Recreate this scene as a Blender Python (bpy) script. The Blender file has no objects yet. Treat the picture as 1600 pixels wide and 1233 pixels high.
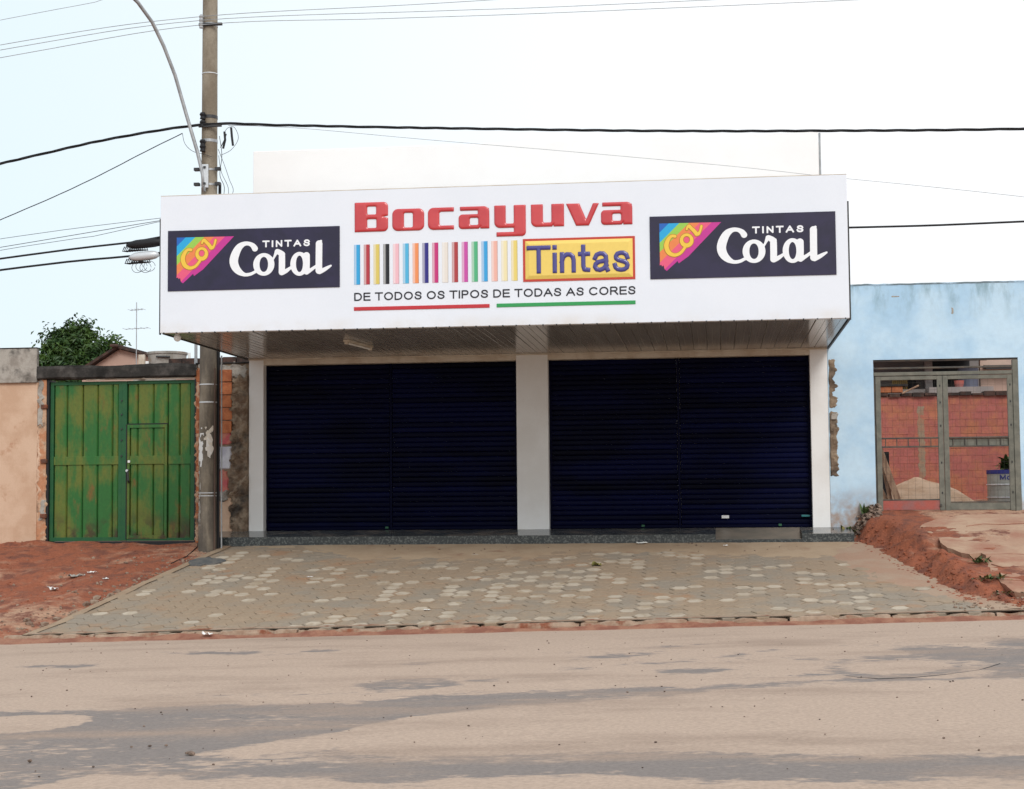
import bpy, bmesh, math, random
import numpy as np
from mathutils import Vector, Matrix, noise

# ------------------------------------------------------------------ scene, camera, sky, sun
SC = bpy.context.scene
COL = SC.collection
rnd = random.Random(7)
rng = np.random.default_rng(7)

cam_d = bpy.data.cameras.new('camera')
cam_d.sensor_width = 36.0
cam_d.lens = 58.237
cam_d.clip_start = 0.1
cam_d.clip_end = 2000
cam = bpy.data.objects.new('camera', cam_d)
COL.objects.link(cam)
def set_cam(loc, yaw, pitch, roll):
    cy, sy = math.cos(yaw), math.sin(yaw)
    f = Vector((-sy*math.cos(pitch), cy*math.cos(pitch), math.sin(pitch)))
    r = Vector((cy, sy, 0)); u = r.cross(f)
    c, s = math.cos(roll), math.sin(roll)
    r2 = r*c + u*s; u2 = -r*s + u*c
    cam.matrix_world = Matrix(((r2.x, u2.x, -f.x, loc[0]), (r2.y, u2.y, -f.y, loc[1]), (r2.z, u2.z, -f.z, loc[2]), (0, 0, 0, 1)))
set_cam((0, -25.3, 1.65), 0.1220, 0.0662, -0.0087)
SC.camera = cam

SUN_EL, SUN_AZ = math.radians(38), math.radians(158)      # azimuth from +Y (north) clockwise
world = bpy.data.worlds.new('World'); SC.world = world
world.use_nodes = True
wn = world.node_tree; wn.nodes.clear()
w_out = wn.nodes.new('ShaderNodeOutputWorld')
w_bg = wn.nodes.new('ShaderNodeBackground'); w_bg.inputs['Strength'].default_value = 0.1
w_sky = wn.nodes.new('ShaderNodeTexSky'); w_sky.sky_type = 'NISHITA'; w_sky.sun_disc = False
w_sky.sun_elevation = SUN_EL; w_sky.sun_rotation = SUN_AZ
w_sky.air_density = 1.0; w_sky.dust_density = 3.0
w_geo = wn.nodes.new('ShaderNodeTexCoord')
w_sep = wn.nodes.new('ShaderNodeSeparateXYZ')
w_mr = wn.nodes.new('ShaderNodeMapRange'); w_mr.interpolation_type = 'SMOOTHSTEP'
w_mr.inputs['From Min'].default_value = -0.50; w_mr.inputs['From Max'].default_value = 0.10
w_cl = wn.nodes.new('ShaderNodeMix'); w_cl.data_type = 'RGBA'
w_cl.inputs[6].default_value = (8.5, 9.9, 10.6, 1)       # thinner, cooler overcast towards the left
w_cl.inputs[7].default_value = (11.2, 11.4, 11.6, 1)      # brighter white overcast
w_mix = wn.nodes.new('ShaderNodeMix'); w_mix.data_type = 'RGBA'
w_mix.inputs[0].default_value = 0.94                      # overcast: almost closed cloud over the sky
L = wn.links.new
L(w_geo.outputs['Generated'], w_sep.inputs[0])
L(w_sep.outputs['X'], w_mr.inputs['Value'])
L(w_mr.outputs['Result'], w_cl.inputs[0])
L(w_sky.outputs[0], w_mix.inputs[6]); L(w_cl.outputs[2], w_mix.inputs[7])
L(w_mix.outputs[2], w_bg.inputs['Color']); L(w_bg.outputs[0], w_out.inputs['Surface'])

sun_d = bpy.data.lights.new('sun', 'SUN'); sun_d.energy = 1.65; sun_d.angle = math.radians(22)
sun_d.color = (1.0, 0.975, 0.94)
sun = bpy.data.objects.new('sun', sun_d); COL.objects.link(sun)
_d = Vector((math.sin(SUN_AZ)*math.cos(SUN_EL), math.cos(SUN_AZ)*math.cos(SUN_EL), math.sin(SUN_EL)))
sun.rotation_euler = _d.to_track_quat('Z', 'Y').to_euler()
sun.location = (8, -12, 20)

SC.view_settings.view_transform = 'Standard'
SC.view_settings.look = 'None'
SC.view_settings.exposure = 0.0
SC.view_settings.gamma = 1.0
SC.view_settings.use_curve_mapping = False
SC.render.engine = 'CYCLES'
SC.cycles.use_denoising = True
SC.cycles.max_bounces = 8

# ------------------------------------------------------------------ helpers
def obj(name, bm, mats=None, parent=None, smooth=False):
    if isinstance(bm, bpy.types.Mesh):
        me = bm
    else:
        me = bpy.data.meshes.new(name)
        bm.to_mesh(me); bm.free()
    if mats is not None and len(me.materials) == 0:
        for m in (mats if isinstance(mats, (list, tuple)) else [mats]):
            me.materials.append(m)
    if smooth:
        me.polygons.foreach_set('use_smooth', [True]*len(me.polygons))
    o = bpy.data.objects.new(name, me)
    COL.objects.link(o)
    if parent is not None:
        o.parent = parent
        o.matrix_parent_inverse = Matrix.Translation(-Vector(parent.location)) if parent.type == 'EMPTY' else Matrix.Identity(4)
    return o

def thing(name, label, cat, loc=(0, 0, 0), group=None):
    o = bpy.data.objects.new(name, None)
    o.empty_display_size = 0.2
    COL.objects.link(o)
    o.location = loc
    o['label'] = label; o['category'] = cat
    if group: o['group'] = group
    return o

def tag(o, label=None, cat=None, group=None, kind=None):
    if label: o['label'] = label
    if cat: o['category'] = cat
    if group: o['group'] = group
    if kind: o['kind'] = kind
    return o

def box(bm, x0, x1, y0, y1, z0, z1, bev=0.0):
    b = bmesh.new() if bev else bm
    vs = [b.verts.new(p) for p in ((x0, y0, z0), (x1, y0, z0), (x1, y1, z0), (x0, y1, z0), (x0, y0, z1), (x1, y0, z1), (x1, y1, z1), (x0, y1, z1))]
    for f in ((3, 2, 1, 0), (4, 5, 6, 7), (0, 1, 5, 4), (1, 2, 6, 5), (2, 3, 7, 6), (3, 0, 4, 7)):
        b.faces.new([vs[i] for i in f])
    if bev:
        bmesh.ops.bevel(b, geom=b.edges[:], offset=bev, segments=2, affect='EDGES', profile=0.5)
        merge(bm, b)
    return bm

def merge(bm, b):
    me = bpy.data.meshes.new('tmp'); b.to_mesh(me); b.free()
    bm.from_mesh(me); bpy.data.meshes.remove(me)

def boxbm(*a, bev=0.0):
    return box(bmesh.new(), *a, bev=bev)

def prism(bm, poly, axis, a, b):
    """poly: list of 2-D points; extruded along axis from a to b (axis 'x': points are y,z; 'y': x,z; 'z': x,y)"""
    def P(p, t):
        return {'x': (t, p[0], p[1]), 'y': (p[0], t, p[1]), 'z': (p[0], p[1], t)}[axis]
    A = [bm.verts.new(P(p, a)) for p in poly]; B = [bm.verts.new(P(p, b)) for p in poly]
    bm.faces.new(A); bm.faces.new(B[::-1])
    n = len(poly)
    for i in range(n):
        bm.faces.new((A[i], B[i], B[(i+1) % n], A[(i+1) % n]))
    bmesh.ops.recalc_face_normals(bm, faces=bm.faces[:])
    return bm

def tube(bm, pts, r, n=8, cap=True):
    pts = [Vector(p) for p in pts]
    rs = r if isinstance(r, (list, tuple)) else [r]*len(pts)
    rings = []
    for i, p in enumerate(pts):
        t = (pts[min(i+1, len(pts)-1)] - pts[max(i-1, 0)]).normalized()
        ref = Vector((0, 0, 1)) if abs(t.z) < 0.9 else Vector((0, 1, 0))
        a = t.cross(ref).normalized(); b = a.cross(t)
        rings.append([bm.verts.new(p + (a*math.cos(2*math.pi*k/n) + b*math.sin(2*math.pi*k/n))*rs[i]) for k in range(n)])
    for i in range(len(rings)-1):
        for k in range(n):
            bm.faces.new((rings[i][k], rings[i][(k+1) % n], rings[i+1][(k+1) % n], rings[i+1][k]))
    if cap:
        bm.faces.new(rings[0][::-1]); bm.faces.new(rings[-1])
    bmesh.ops.recalc_face_normals(bm, faces=bm.faces[:])
    return bm

def tubebm(pts, r, n=8):
    return tube(bmesh.new(), pts, r, n)

def grid(nx, ny, fn, name='m'):
    """mesh from a function of arrays u,v in 0..1 giving x,y,z arrays"""
    u, v = np.meshgrid(np.linspace(0, 1, nx), np.linspace(0, 1, ny))
    x, y, z = fn(u, v)
    co = np.stack([np.broadcast_to(x, u.shape), np.broadcast_to(y, u.shape), np.broadcast_to(z, u.shape)], -1).reshape(-1, 3)
    return gridmesh(co, nx, ny, name)

def gridmesh(co, nx, ny, name):
    i = np.arange(nx-1); j = np.arange(ny-1)
    I, J = np.meshgrid(i, j); a = (J*nx + I).ravel()
    fc = np.stack([a, a+1, a+1+nx, a+nx], -1)
    me = bpy.data.meshes.new(name)
    me.from_pydata(co.tolist(), [], fc.tolist())
    return me

def fbm(x, y, scale=1.0, octv=4, seed=0.0):
    out = np.zeros(np.broadcast(x, y).shape); x, y = np.broadcast_arrays(x, y)
    xf, yf = x.ravel(), y.ravel(); o = out.ravel()
    o = np.array([noise.fractal(Vector((a*scale+seed, b*scale-seed*1.7, seed)), 1.0, 2.0, octv) for a, b in zip(xf, yf)])
    return o.reshape(x.shape)

# cheap vectorised value noise for the big sheets
_perm = rng.permutation(4096)
_val = rng.random(4096)
def vnoise(x, y, scale, seed=0):
    x = np.asarray(x)*scale + seed*13.7; y = np.asarray(y)*scale - seed*7.3
    xi = np.floor(x).astype(int); yi = np.floor(y).astype(int)
    fx = x-xi; fy = y-yi
    fx = fx*fx*(3-2*fx); fy = fy*fy*(3-2*fy)
    h = lambda a, b: _val[(_perm[(a + 57*seed) & 4095] + b*131) & 4095]
    return (h(xi, yi)*(1-fx)+h(xi+1, yi)*fx)*(1-fy) + (h(xi, yi+1)*(1-fx)+h(xi+1, yi+1)*fx)*fy
def vfbm(x, y, scale, octv=4, seed=0, gain=.5):
    s = 0; a = 1; t = 0
    for k in range(octv):
        s = s + a*vnoise(x, y, scale*2**k, seed+k); t += a; a *= gain
    return s/t
def sstep(a, b, x):
    t = np.clip((x-a)/(b-a), 0, 1); return t*t*(3-2*t)

# ------------------------------------------------------------------ materials
def mat(name, c1, c2=None, s=3.0, lo=.4, hi=.62, fine=.12, s2=45.0, rough=.8, bump=.15, sb=60.0, st=(1, 1, 1),
        c3=None, s3=2.0, lo3=.55, hi3=.7, st3=(1, 1, 1), zm=None, spec=.4, metal=0.0, coat=0.0, attr=None, ak=.5, det=6.0, bd=.01, objvar=0.0, c4=None, s4=2.0, lo4=.4, hi4=.6, zm4=(0, 1)):
    m = bpy.data.materials.new(name); m.use_nodes = True
    nt = m.node_tree; N = nt.nodes; K = nt.links.new
    p = N['Principled BSDF']
    p.inputs['Roughness'].default_value = rough
    p.inputs['Metallic'].default_value = metal
    p.inputs['Specular IOR Level'].default_value = spec
    p.inputs['Coat Weight'].default_value = coat
    p.inputs['Coat Roughness'].default_value = .08
    geo = N.new('ShaderNodeNewGeometry')
    def nz(scale, stretch, detail=det, off=0.0):
        mp = N.new('ShaderNodeMapping'); mp.inputs['Scale'].default_value = stretch
        mp.inputs['Location'].default_value = (off, off*.7, off*1.3)
        K(geo.outputs['Position'], mp.inputs['Vector'])
        n = N.new('ShaderNodeTexNoise'); n.inputs['Scale'].default_value = scale; n.inputs['Detail'].default_value = detail
        n.inputs['Roughness'].default_value = .62
        K(mp.outputs[0], n.inputs['Vector']); return n.outputs['Fac']
    def rmp(src, a, b):
        r = N.new('ShaderNodeMapRange'); r.interpolation_type = 'SMOOTHSTEP'
        r.inputs['From Min'].default_value = a; r.inputs['From Max'].default_value = b
        K(src, r.inputs['Value']); return r.outputs['Result']
    def mth(op, a, b):
        n = N.new('ShaderNodeMath'); n.operation = op
        for i, v in enumerate((a, b)):
            if isinstance(v, (int, float)): n.inputs[i].default_value = v
            else: K(v, n.inputs[i])
        return n.outputs[0]
    def mixc(f, a, b, bt='MIX'):
        n = N.new('ShaderNodeMix'); n.data_type = 'RGBA'; n.blend_type = bt
        if isinstance(f, (int, float)): n.inputs[0].default_value = f
        else: K(f, n.inputs[0])
        for i, v in ((6, a), (7, b)):
            if isinstance(v, tuple): n.inputs[i].default_value = (*v[:3], 1)
            else: K(v, n.inputs[i])
        return n.outputs[2]
    col = tuple(c1)
    if c2 is not None:
        f = nz(s, st)
        if attr:
            at = N.new('ShaderNodeAttribute'); at.attribute_name = attr
            f = mth('ADD', at.outputs['Fac'], mth('MULTIPLY', mth('SUBTRACT', f, .5), ak))
        col = mixc(rmp(f, lo, hi), col, tuple(c2))
    if c3 is not None:
        f = rmp(nz(s3, st3, off=5.0), lo3, hi3)
        if zm:
            sp = N.new('ShaderNodeSeparateXYZ'); K(geo.outputs['Position'], sp.inputs[0])
            f = mth('MULTIPLY', f, rmp(sp.outputs['Z'], zm[0], zm[1]))
        col = mixc(f, col, tuple(c3))
    if c4 is not None:
        sp4 = N.new('ShaderNodeSeparateXYZ'); K(geo.outputs['Position'], sp4.inputs[0])
        f = mth('MULTIPLY', rmp(nz(s4, (1, 1, 1), off=11.0), lo4, hi4), rmp(sp4.outputs['Z'], zm4[0], zm4[1]))
        col = mixc(f, col, tuple(c4))
    if objvar:
        oi = N.new('ShaderNodeObjectInfo')
        v = mth('ADD', mth('MULTIPLY', oi.outputs['Random'], objvar), 1-objvar/2)
        cb = N.new('ShaderNodeCombineColor')
        for i in range(3): K(v, cb.inputs[i])
        col = mixc(1.0, col, cb.outputs[0], 'MULTIPLY')
    if fine:
        v = mth('ADD', mth('MULTIPLY', nz(s2, (1, 1, 1), 4.0, 2.0), fine*2.6), 1-fine*1.3)
        cb = N.new('ShaderNodeCombineColor')
        for i in range(3): K(v, cb.inputs[i])
        col = mixc(1.0, col, cb.outputs[0], 'MULTIPLY')
    if isinstance(col, tuple): p.inputs['Base Color'].default_value = (*col[:3], 1)
    else: K(col, p.inputs['Base Color'])
    if bump:
        b = N.new('ShaderNodeBump'); b.inputs['Strength'].default_value = bump; b.inputs['Distance'].default_value = bd
        K(nz(sb, (1, 1, 1), 5.0, 9.0), b.inputs['Height']); K(b.outputs[0], p.inputs['Normal'])
    return m

def flat(name, c, rough=.5, spec=.4, coat=0.0, metal=0.0):
    return mat(name, c, fine=.05, s2=25, rough=rough, bump=0, spec=spec, coat=coat, metal=metal)

m_white_paint = mat('white_wall_paint', (.80, .80, .79), (.74, .73, .71), s=1.2, fine=.03, rough=.6, bump=.05, c3=(.6, .52, .43), s3=1.6, lo3=.6, hi3=.85, zm=(1.75, 1.25))
m_upper = mat('upper_wall_paint', (.92, .915, .905), (.90, .89, .88), s=.8, fine=.02, rough=.7, bump=.05)
m_fascia = mat('white_fascia_sheet', (.755, .785, .85), (.735, .768, .835), s=.9, fine=.02, rough=.35, bump=.03, sb=3, bd=.05, spec=.4, c4=(.66, .63, .60), s4=1.6, lo4=.35, hi4=.8, zm4=(4.16, 3.95))
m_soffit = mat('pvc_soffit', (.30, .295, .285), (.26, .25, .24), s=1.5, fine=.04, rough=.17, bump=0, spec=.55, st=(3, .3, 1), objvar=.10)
m_soffit_trim = mat('soffit_trim', (.62, .56, .47), (.5, .42, .33), s=3, fine=.06, rough=.5, bump=.05)
m_shutter = mat('navy_shutter_paint', (.0009, .0021, .021), (.0005, .0012, .010), s=1.1, st=(.5, 1, 1.6), fine=.25, s2=14, rough=.48, bump=.03, spec=.07, objvar=.8)
m_shutter_rail = mat('navy_rail', (.0009, .0018, .016), fine=.1, rough=.5, bump=0, spec=.06)
m_granite = mat('grey_granite', (.055, .062, .066), (.13, .14, .14), s=38, lo=.5, hi=.62, fine=.45, s2=120, rough=.16, bump=0, spec=.55, c3=(.26, .22, .18), s3=2.2, lo3=.42, hi3=.75)
m_granite_dusty = mat('dusty_granite', (.20, .18, .15), (.26, .22, .18), s=3, fine=.2, s2=80, rough=.3, bump=0, spec=.4)
m_granite_front = mat('speckled_granite', (.022, .028, .030), (.11, .12, .115), s=42, lo=.5, hi=.6, fine=.5, s2=130, rough=.35, bump=0, spec=.5)
m_dark_metal = mat('dark_metal', (.03, .03, .032), fine=.2, rough=.5, bump=.05, spec=.5)
m_black = flat('black_rubber', (.012, .012, .014), .55, .3)
m_galv = mat('galvanised_steel', (.42, .43, .44), (.32, .33, .34), s=6, fine=.1, rough=.45, bump=.03, metal=.5)
m_bandw = mat('pale_strap', (.62, .64, .66), fine=.1, rough=.4, bump=0, metal=.3)
m_concrete_pole = mat('pole_concrete', (.285, .245, .19), (.18, .145, .105), s=2.6, lo=.4, hi=.65, st=(1, 1, .5), fine=.2, s2=30, rough=.9, bump=.3, sb=30,
                      c3=(.10, .085, .07), s3=1.7, lo3=.36, hi3=.60, st3=(2, 2, .45), zm=(6.5, 3.6))
m_paper = mat('torn_paper', (.66, .60, .50), (.75, .73, .70), s=8, fine=.1, rough=.9, bump=.1)
m_litter = mat('white_litter', (.78, .78, .76), fine=.08, rough=.8, bump=.1)
m_board = mat('grey_board', (.32, .30, .27), fine=.2, rough=.9, bump=.2)
m_green = mat('green_gate_paint', (.023, .126, .025), (.112, .142, .022), s=2.9, lo=.40, hi=.60, st=(1.4, 1, .55), fine=.22, s2=22, rough=.55, bump=.12, sb=40,
              c3=(.18, .090, .020), s3=3.8, lo3=.58, hi3=.76, st3=(1.6, 1, .55), c4=(.05, .03, .015), s4=4, lo4=.42, hi4=.62, zm4=(1.7, 1.15))
m_green_dark = mat('green_frame_paint', (.010, .085, .030), (.02, .10, .03), s=4, fine=.15, rough=.55, bump=.1)
m_beam = mat('mossy_black_concrete', (.026, .024, .022), (.095, .085, .078), s=3.5, lo=.45, hi=.75, fine=.3, s2=25, rough=.95, bump=.5, sb=25, c3=(.012, .011, .010), s3=2.5, lo3=.45, hi3=.65)
m_grey_plaster = mat('grey_old_plaster', (.38, .35, .31), (.26, .23, .20), s=4, fine=.15, rough=.95, bump=.4, sb=25, c3=(.05, .045, .04), s3=2.2, lo3=.52, hi3=.7)
m_peach = mat('peach_wall_paint', (.60, .42, .30), (.52, .34, .23), s=2, fine=.07, rough=.9, bump=.2, sb=30, c3=(.40, .20, .11), s3=2.5, lo3=.6, hi3=.75)
m_flaking = mat('flaking_plaster', (.46, .215, .115), (.50, .33, .22), s=3.6, lo=.44, hi=.56, fine=.2, s2=25, rough=.95, bump=.5, sb=22, c3=(.16, .12, .09), s3=5, lo3=.55, hi3=.7)
m_brick = mat('orange_clay_brick', (.44, .155, .065), (.34, .105, .045), s=9, fine=.2, s2=40, rough=.95, bump=.4, sb=50, objvar=.35)
m_mortar = mat('rough_mortar', (.27, .205, .145), (.16, .11, .075), s=6, lo=.42, hi=.6, fine=.3, s2=30, rough=1, bump=.8, sb=18, c3=(.06, .05, .042), s3=2.3, lo3=.48, hi3=.66)
m_mural_red = mat('faded_red_wall_paint', (.50, .11, .12), (.52, .20, .14), s=5, fine=.15, rough=.9, bump=.2)
m_mural_white = mat('white_wall_lettering_paint', (.62, .63, .68), (.42, .42, .5), s=4, fine=.1, rough=.9, bump=.2)
m_yard_brick = mat('red_yard_brick', (.345, .108, .092), (.39, .145, .08), s=2.8, lo=.4, hi=.65, fine=.22, s2=30, rough=.95, bump=.4, sb=40, objvar=.13)
m_yard_mortar = mat('red_joint', (.37, .125, .10), (.34, .12, .085), s=3, fine=.2, rough=1, bump=.3)
m_stripe = mat('mortar_smear', (.30, .17, .11), (.26, .20, .14), s=5, fine=.2, rough=1, bump=.3)
m_blue = mat('pale_blue_wall_paint', (.41, .60, .77), (.53, .70, .83), s=1.3, lo=.36, hi=.64, fine=.07, s2=12, rough=.9, bump=.15, sb=22,
             c3=(.24, .36, .42), s3=2.6, lo3=.44, hi3=.72, st3=(1.8, 1.8, .6), zm=(4.2, 4.92), c4=(.36, .27, .22), s4=3.5, lo4=.30, hi4=.62, zm4=(2.0, 1.4))
m_gate_steel = mat('grey_green_steel', (.125, .125, .102), (.17, .165, .135), s=5, fine=.2, s2=25, rough=.6, bump=.1, c3=(.20, .09, .05), s3=4, lo3=.62, hi3=.78, metal=.1)
m_gate_dark = mat('dark_gate_steel', (.05, .048, .045), (.10, .08, .06), s=6, fine=.2, rough=.6, bump=.1)
m_gate_rust = mat('rust_red_sheet', (.36, .095, .075), (.28, .12, .11), s=4, fine=.2, rough=.8, bump=.15)
m_sand = mat('pale_sand', (.52, .36, .25), (.43, .28, .18), s=4, fine=.15, s2=60, rough=1, bump=.5, sb=80, c3=(.36, .2, .12), s3=9, lo3=.6, hi3=.72)
m_wood = mat('weathered_wood', (.22, .13, .085), (.36, .24, .16), s=5, st=(4, 4, .6), fine=.2, rough=.9, bump=.3)
m_drum = mat('grey_drum_paint', (.30, .31, .28), (.25, .25, .23), s=4, fine=.12, rough=.55, bump=.05, metal=.1)
m_navy = flat('navy_print', (.02, .025, .16), .5)
m_leaf = mat('weed_leaf', (.045, .085, .02), (.08, .11, .03), s=15, fine=.2, rough=.6, bump=0, objvar=.4)
m_leaf_dry = mat('dry_leaf', (.20, .17, .05), (.12, .12, .03), s=15, fine=.2, rough=.8, bump=0)
m_tree = mat('tree_leaf', (.020, .055, .011), (.062, .118, .022), s=1.3, lo=.42, hi=.62, fine=.3, s2=4, rough=.5, bump=0, spec=.35)
m_bark = mat('bark', (.09, .065, .045), fine=.3, rough=1, bump=.4)
m_pink_house = mat('pink_render', (.52, .36, .29), (.46, .31, .25), s=1.2, fine=.08, rough=.9, bump=.1)
m_roof_dark = mat('old_roof_tile', (.035, .025, .022), (.08, .045, .035), s=6, fine=.3, rough=1, bump=.3)
m_tank = mat('asbestos_tank', (.38, .36, .33), (.26, .24, .21), s=3, fine=.15, rough=.9, bump=.2, c3=(.30, .16, .07), s3=2.2, lo3=.55, hi3=.75)
m_far_wall = mat('grey_far_wall', (.20, .185, .18), (.26, .23, .22), s=1.5, fine=.12, rough=.9, bump=.1)
m_far_pink = mat('dusty_pink_far_wall', (.50, .36, .29), (.42, .30, .25), s=1.5, fine=.1, rough=.9, bump=.1)
m_far_dark = flat('dark_opening', (.012, .012, .014), .5)
m_yellow_door = mat('yellow_slatted_door', (.62, .44, .14), (.52, .36, .12), s=4, fine=.1, rough=.7, bump=.05)
m_tile_dust = mat('dusty_paver', (.315, .232, .160), (.275, .228, .178), s=1.1, lo=.42, hi=.62, fine=.2, s2=26, rough=.95, bump=.4, sb=60,
                  c3=(.33, .20, .12), s3=1.6, lo3=.56, hi3=.72, objvar=.10)
m_tile_pale = mat('pale_worn_paver', (.465, .395, .312), (.385, .312, .235), s=4.5, fine=.13, s2=35, rough=.9, bump=.25, sb=60, c3=(.33, .25, .17), s3=5, lo3=.5, hi3=.68, objvar=.16)
m_joint = mat('joint_dust', (.285, .208, .142), (.25, .20, .152), s=2, fine=.2, rough=1, bump=.3)
m_drift = mat('tan_sand_drift', (.40, .295, .20), (.35, .25, .165), s=1.6, fine=.12, s2=40, rough=1, bump=.3, sb=70, c3=(.28, .17, .11), s3=2.6, lo3=.58, hi3=.75)
m_reddust = mat('reddish_dust', (.36, .225, .155), (.37, .265, .19), s=1.8, fine=.14, s2=40, rough=1, bump=.35, sb=70)
m_edge = mat('tan_concrete_edge', (.34, .245, .165), (.30, .205, .135), s=3, fine=.2, rough=.95, bump=.3, c3=(.30, .13, .06), s3=3, lo3=.58, hi3=.72)
m_kerb = mat('worn_kerb_concrete', (.36, .26, .19), (.29, .19, .13), s=5, fine=.2, s2=30, rough=.95, bump=.5, sb=35, c3=(.22, .075, .04), s3=3.2, lo3=.52, hi3=.66)
m_reddirt = mat('red_gutter_dirt', (.31, .15, .095), (.22, .085, .055), s=4, fine=.25, rough=1, bump=.6, sb=40)
m_slab = mat('dusty_slab', (.44, .295, .20), (.38, .225, .15), s=1.6, fine=.12, s2=30, rough=.95, bump=.3, sb=40, c3=(.33, .155, .10), s3=1.3, lo3=.46, hi3=.68)
m_rubble = mat('dark_rubble', (.10, .07, .055), (.24, .17, .13), s=8, fine=.3, rough=1, bump=.5, objvar=.4)
m_stone = mat('grey_stone', (.26, .19, .14), (.17, .11, .08), s=8, fine=.25, rough=1, bump=.5, objvar=.5)
m_tar = mat('dark_tar_stain', (.075, .08, .085), (.14, .13, .12), s=6, fine=.3, rough=.9, bump=.3)
m_earth = mat('red_earth', (.285, .088, .044), (.42, .25, .165), s=2.6, lo=.34, hi=.66, fine=.36, s2=22, rough=1, bump=.9, sb=26, bd=.03,
              c3=(.175, .062, .040), s3=4.2, lo3=.46, hi3=.66, attr='pale', ak=1.1)
m_road = mat('dusty_asphalt', (.215, .182, .166), (.440, .328, .256), s=8, lo=.40, hi=.60, fine=.30, s2=34, rough=.95, bump=.5, sb=70, bd=.015, st=(.8, 1.4, 1), attr='dust', ak=.95,
             c3=(.33, .24, .185), s3=.8, lo3=.46, hi3=.74, st3=(.6, 1.5, 1), det=10)

# ------------------------------------------------------------------ ground heights (metres; the shop front is the plane y = 0)
def zroad(X): return .235 + .0243*np.clip(X, -25, 25)
def zkerb(X): return zroad(X) + .085
STEP_Z, STEP_Y, KERB_Y = 1.056, -.70, -5.90
def zramp(X, Y):
    t = np.clip((STEP_Y - Y)/(STEP_Y-KERB_Y), 0, 1)
    return STEP_Z*(1-t) + zkerb(X)*t
_eL = np.array([(-5.9, -8.40), (-5.25, -8.22), (-3.5, -7.94), (-1.73, -7.62), (-.8, -7.47), (3, -7.4)])
_eR = np.array([(-5.9, 3.5), (-5.55, 3.2), (-4.95, 2.86), (-3.89, 2.62), (-2.47, 2.38), (-1.0, 2.08), (-.72, 1.98), (-.5, 1.76), (0, 1.72), (3, 1.72)])
def edgeL(Y): return np.interp(Y, _eL[:, 0], _eL[:, 1])
def edgeR(Y): return np.interp(Y, _eR[:, 0], _eR[:, 1])
def zupper(X, Y):
    return np.where(Y > 0, 1.5 + .03*np.clip(Y, 0, 40), 1.5 + .19*np.clip(Y, -5.5, 0))
def zground(X, Y):
    X = np.asarray(X, float); Y = np.asarray(Y, float)
    base = np.where(Y < KERB_Y, zroad(X) - .06, zramp(X, Y))
    n1 = vfbm(X, Y, 1.3, 4, 3) - .5; n2 = vfbm(X, Y, 6, 4, 8) - .5
    inner = (X > edgeL(Y)) & (X < edgeR(Y))
    dl = np.clip((edgeL(Y) - X)/.5, 0, 1); 
    left = base - .03 + dl*(.03 + n1*.16 + n2*.045) + np.where(Y > -.3, .04, 0)*dl
    back = np.clip((-.55-Y)/.5, 0, 1)                      # keep clear of the walls
    up = zupper(X, Y)
    w = np.interp(Y, [-5.9, -4.5, -2.5, -.7, 0], [.28, .62, .75, .75, .55])
    q = (X - edgeR(Y))/w
    s = np.clip(q, 0, 1)
    s = s*s*(3-2*s)
    bank = base + (up-base)*s + 4*s*(1-s)*(n1*.36 + n2*.24) + s*(n1*.06*back + n2*.03) + 4*s*(1-s)*.14*(vfbm(X, Y, 12, 3, 12) - .5)
    for cx, cy, dd, rr_ in ((3.02, -2.15, .10, .13), (3.06, -2.45, .14, .14), (3.18, -2.72, .15, .15), (3.34, -2.9, .15, .14), (3.46, -4.75, .12, .18), (3.5, -5.0, .12, .16)):
        bank = bank - dd*np.exp(-((X-cx)**2+((Y-cy))**2)/rr_**2)
    z = np.where(X > edgeR(Y), bank, np.where(inner, base - .075, left))
    z = np.where((Y > STEP_Y) & inner, 1.0, z)
    z = np.where((Y > .3) & (X <= edgeR(Y)), 1.0, z)
    z = np.where(Y < KERB_Y, base, z)
    return z

def axis(lo, fine_lo, fine_hi, hi, step):
    a = np.arange(fine_lo, fine_hi+1e-6, step)
    l = fine_lo - np.geomspace(.3, fine_lo-lo, 12)[::-1]
    r = fine_hi + np.geomspace(.3, hi-fine_hi, 12)
    return np.concatenate([l, a, r])
gx = axis(-400, -13, 7, 400, .055)
gy = np.concatenate([[-400, -200, -100, -50, -30, -22, -18, -14, -10, -7, -6.2], np.arange(-5.9, .6, .055), [.9, 1.5, 2.5, 4, 6, 9, 14, 20, 30, 50, 100, 200, 400]])
GX, GY = np.meshgrid(gx, gy)
GZ = zground(GX, GY)
me = gridmesh(np.stack([GX, GY, GZ], -1).reshape(-1, 3), len(gx), len(gy), 'ground')
pale = .34 + .5*(vfbm(GX*.55, GY*1.2, 1.1, 4, 21) - .5)
slabby = np.where(GX > edgeR(GY), sstep(.9, 1.7, (GX-edgeR(GY))), 0)
pale = pale + .30*np.where(GX > edgeR(GY), vfbm(GX, GY, 2.2, 3, 27)-.42, 0) + .42*slabby + .22*sstep(-1.5, -3.2, GX-edgeL(GY))*0
pale = pale + np.where(GX < edgeL(GY), .22*sstep(-3.0, -5.6, GY), 0)
me.attributes.new('pale', 'FLOAT', 'POINT').data.foreach_set('value', pale.ravel().astype(np.float32))
tag(obj('ground', me, m_earth, smooth=True), kind='structure')

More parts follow.
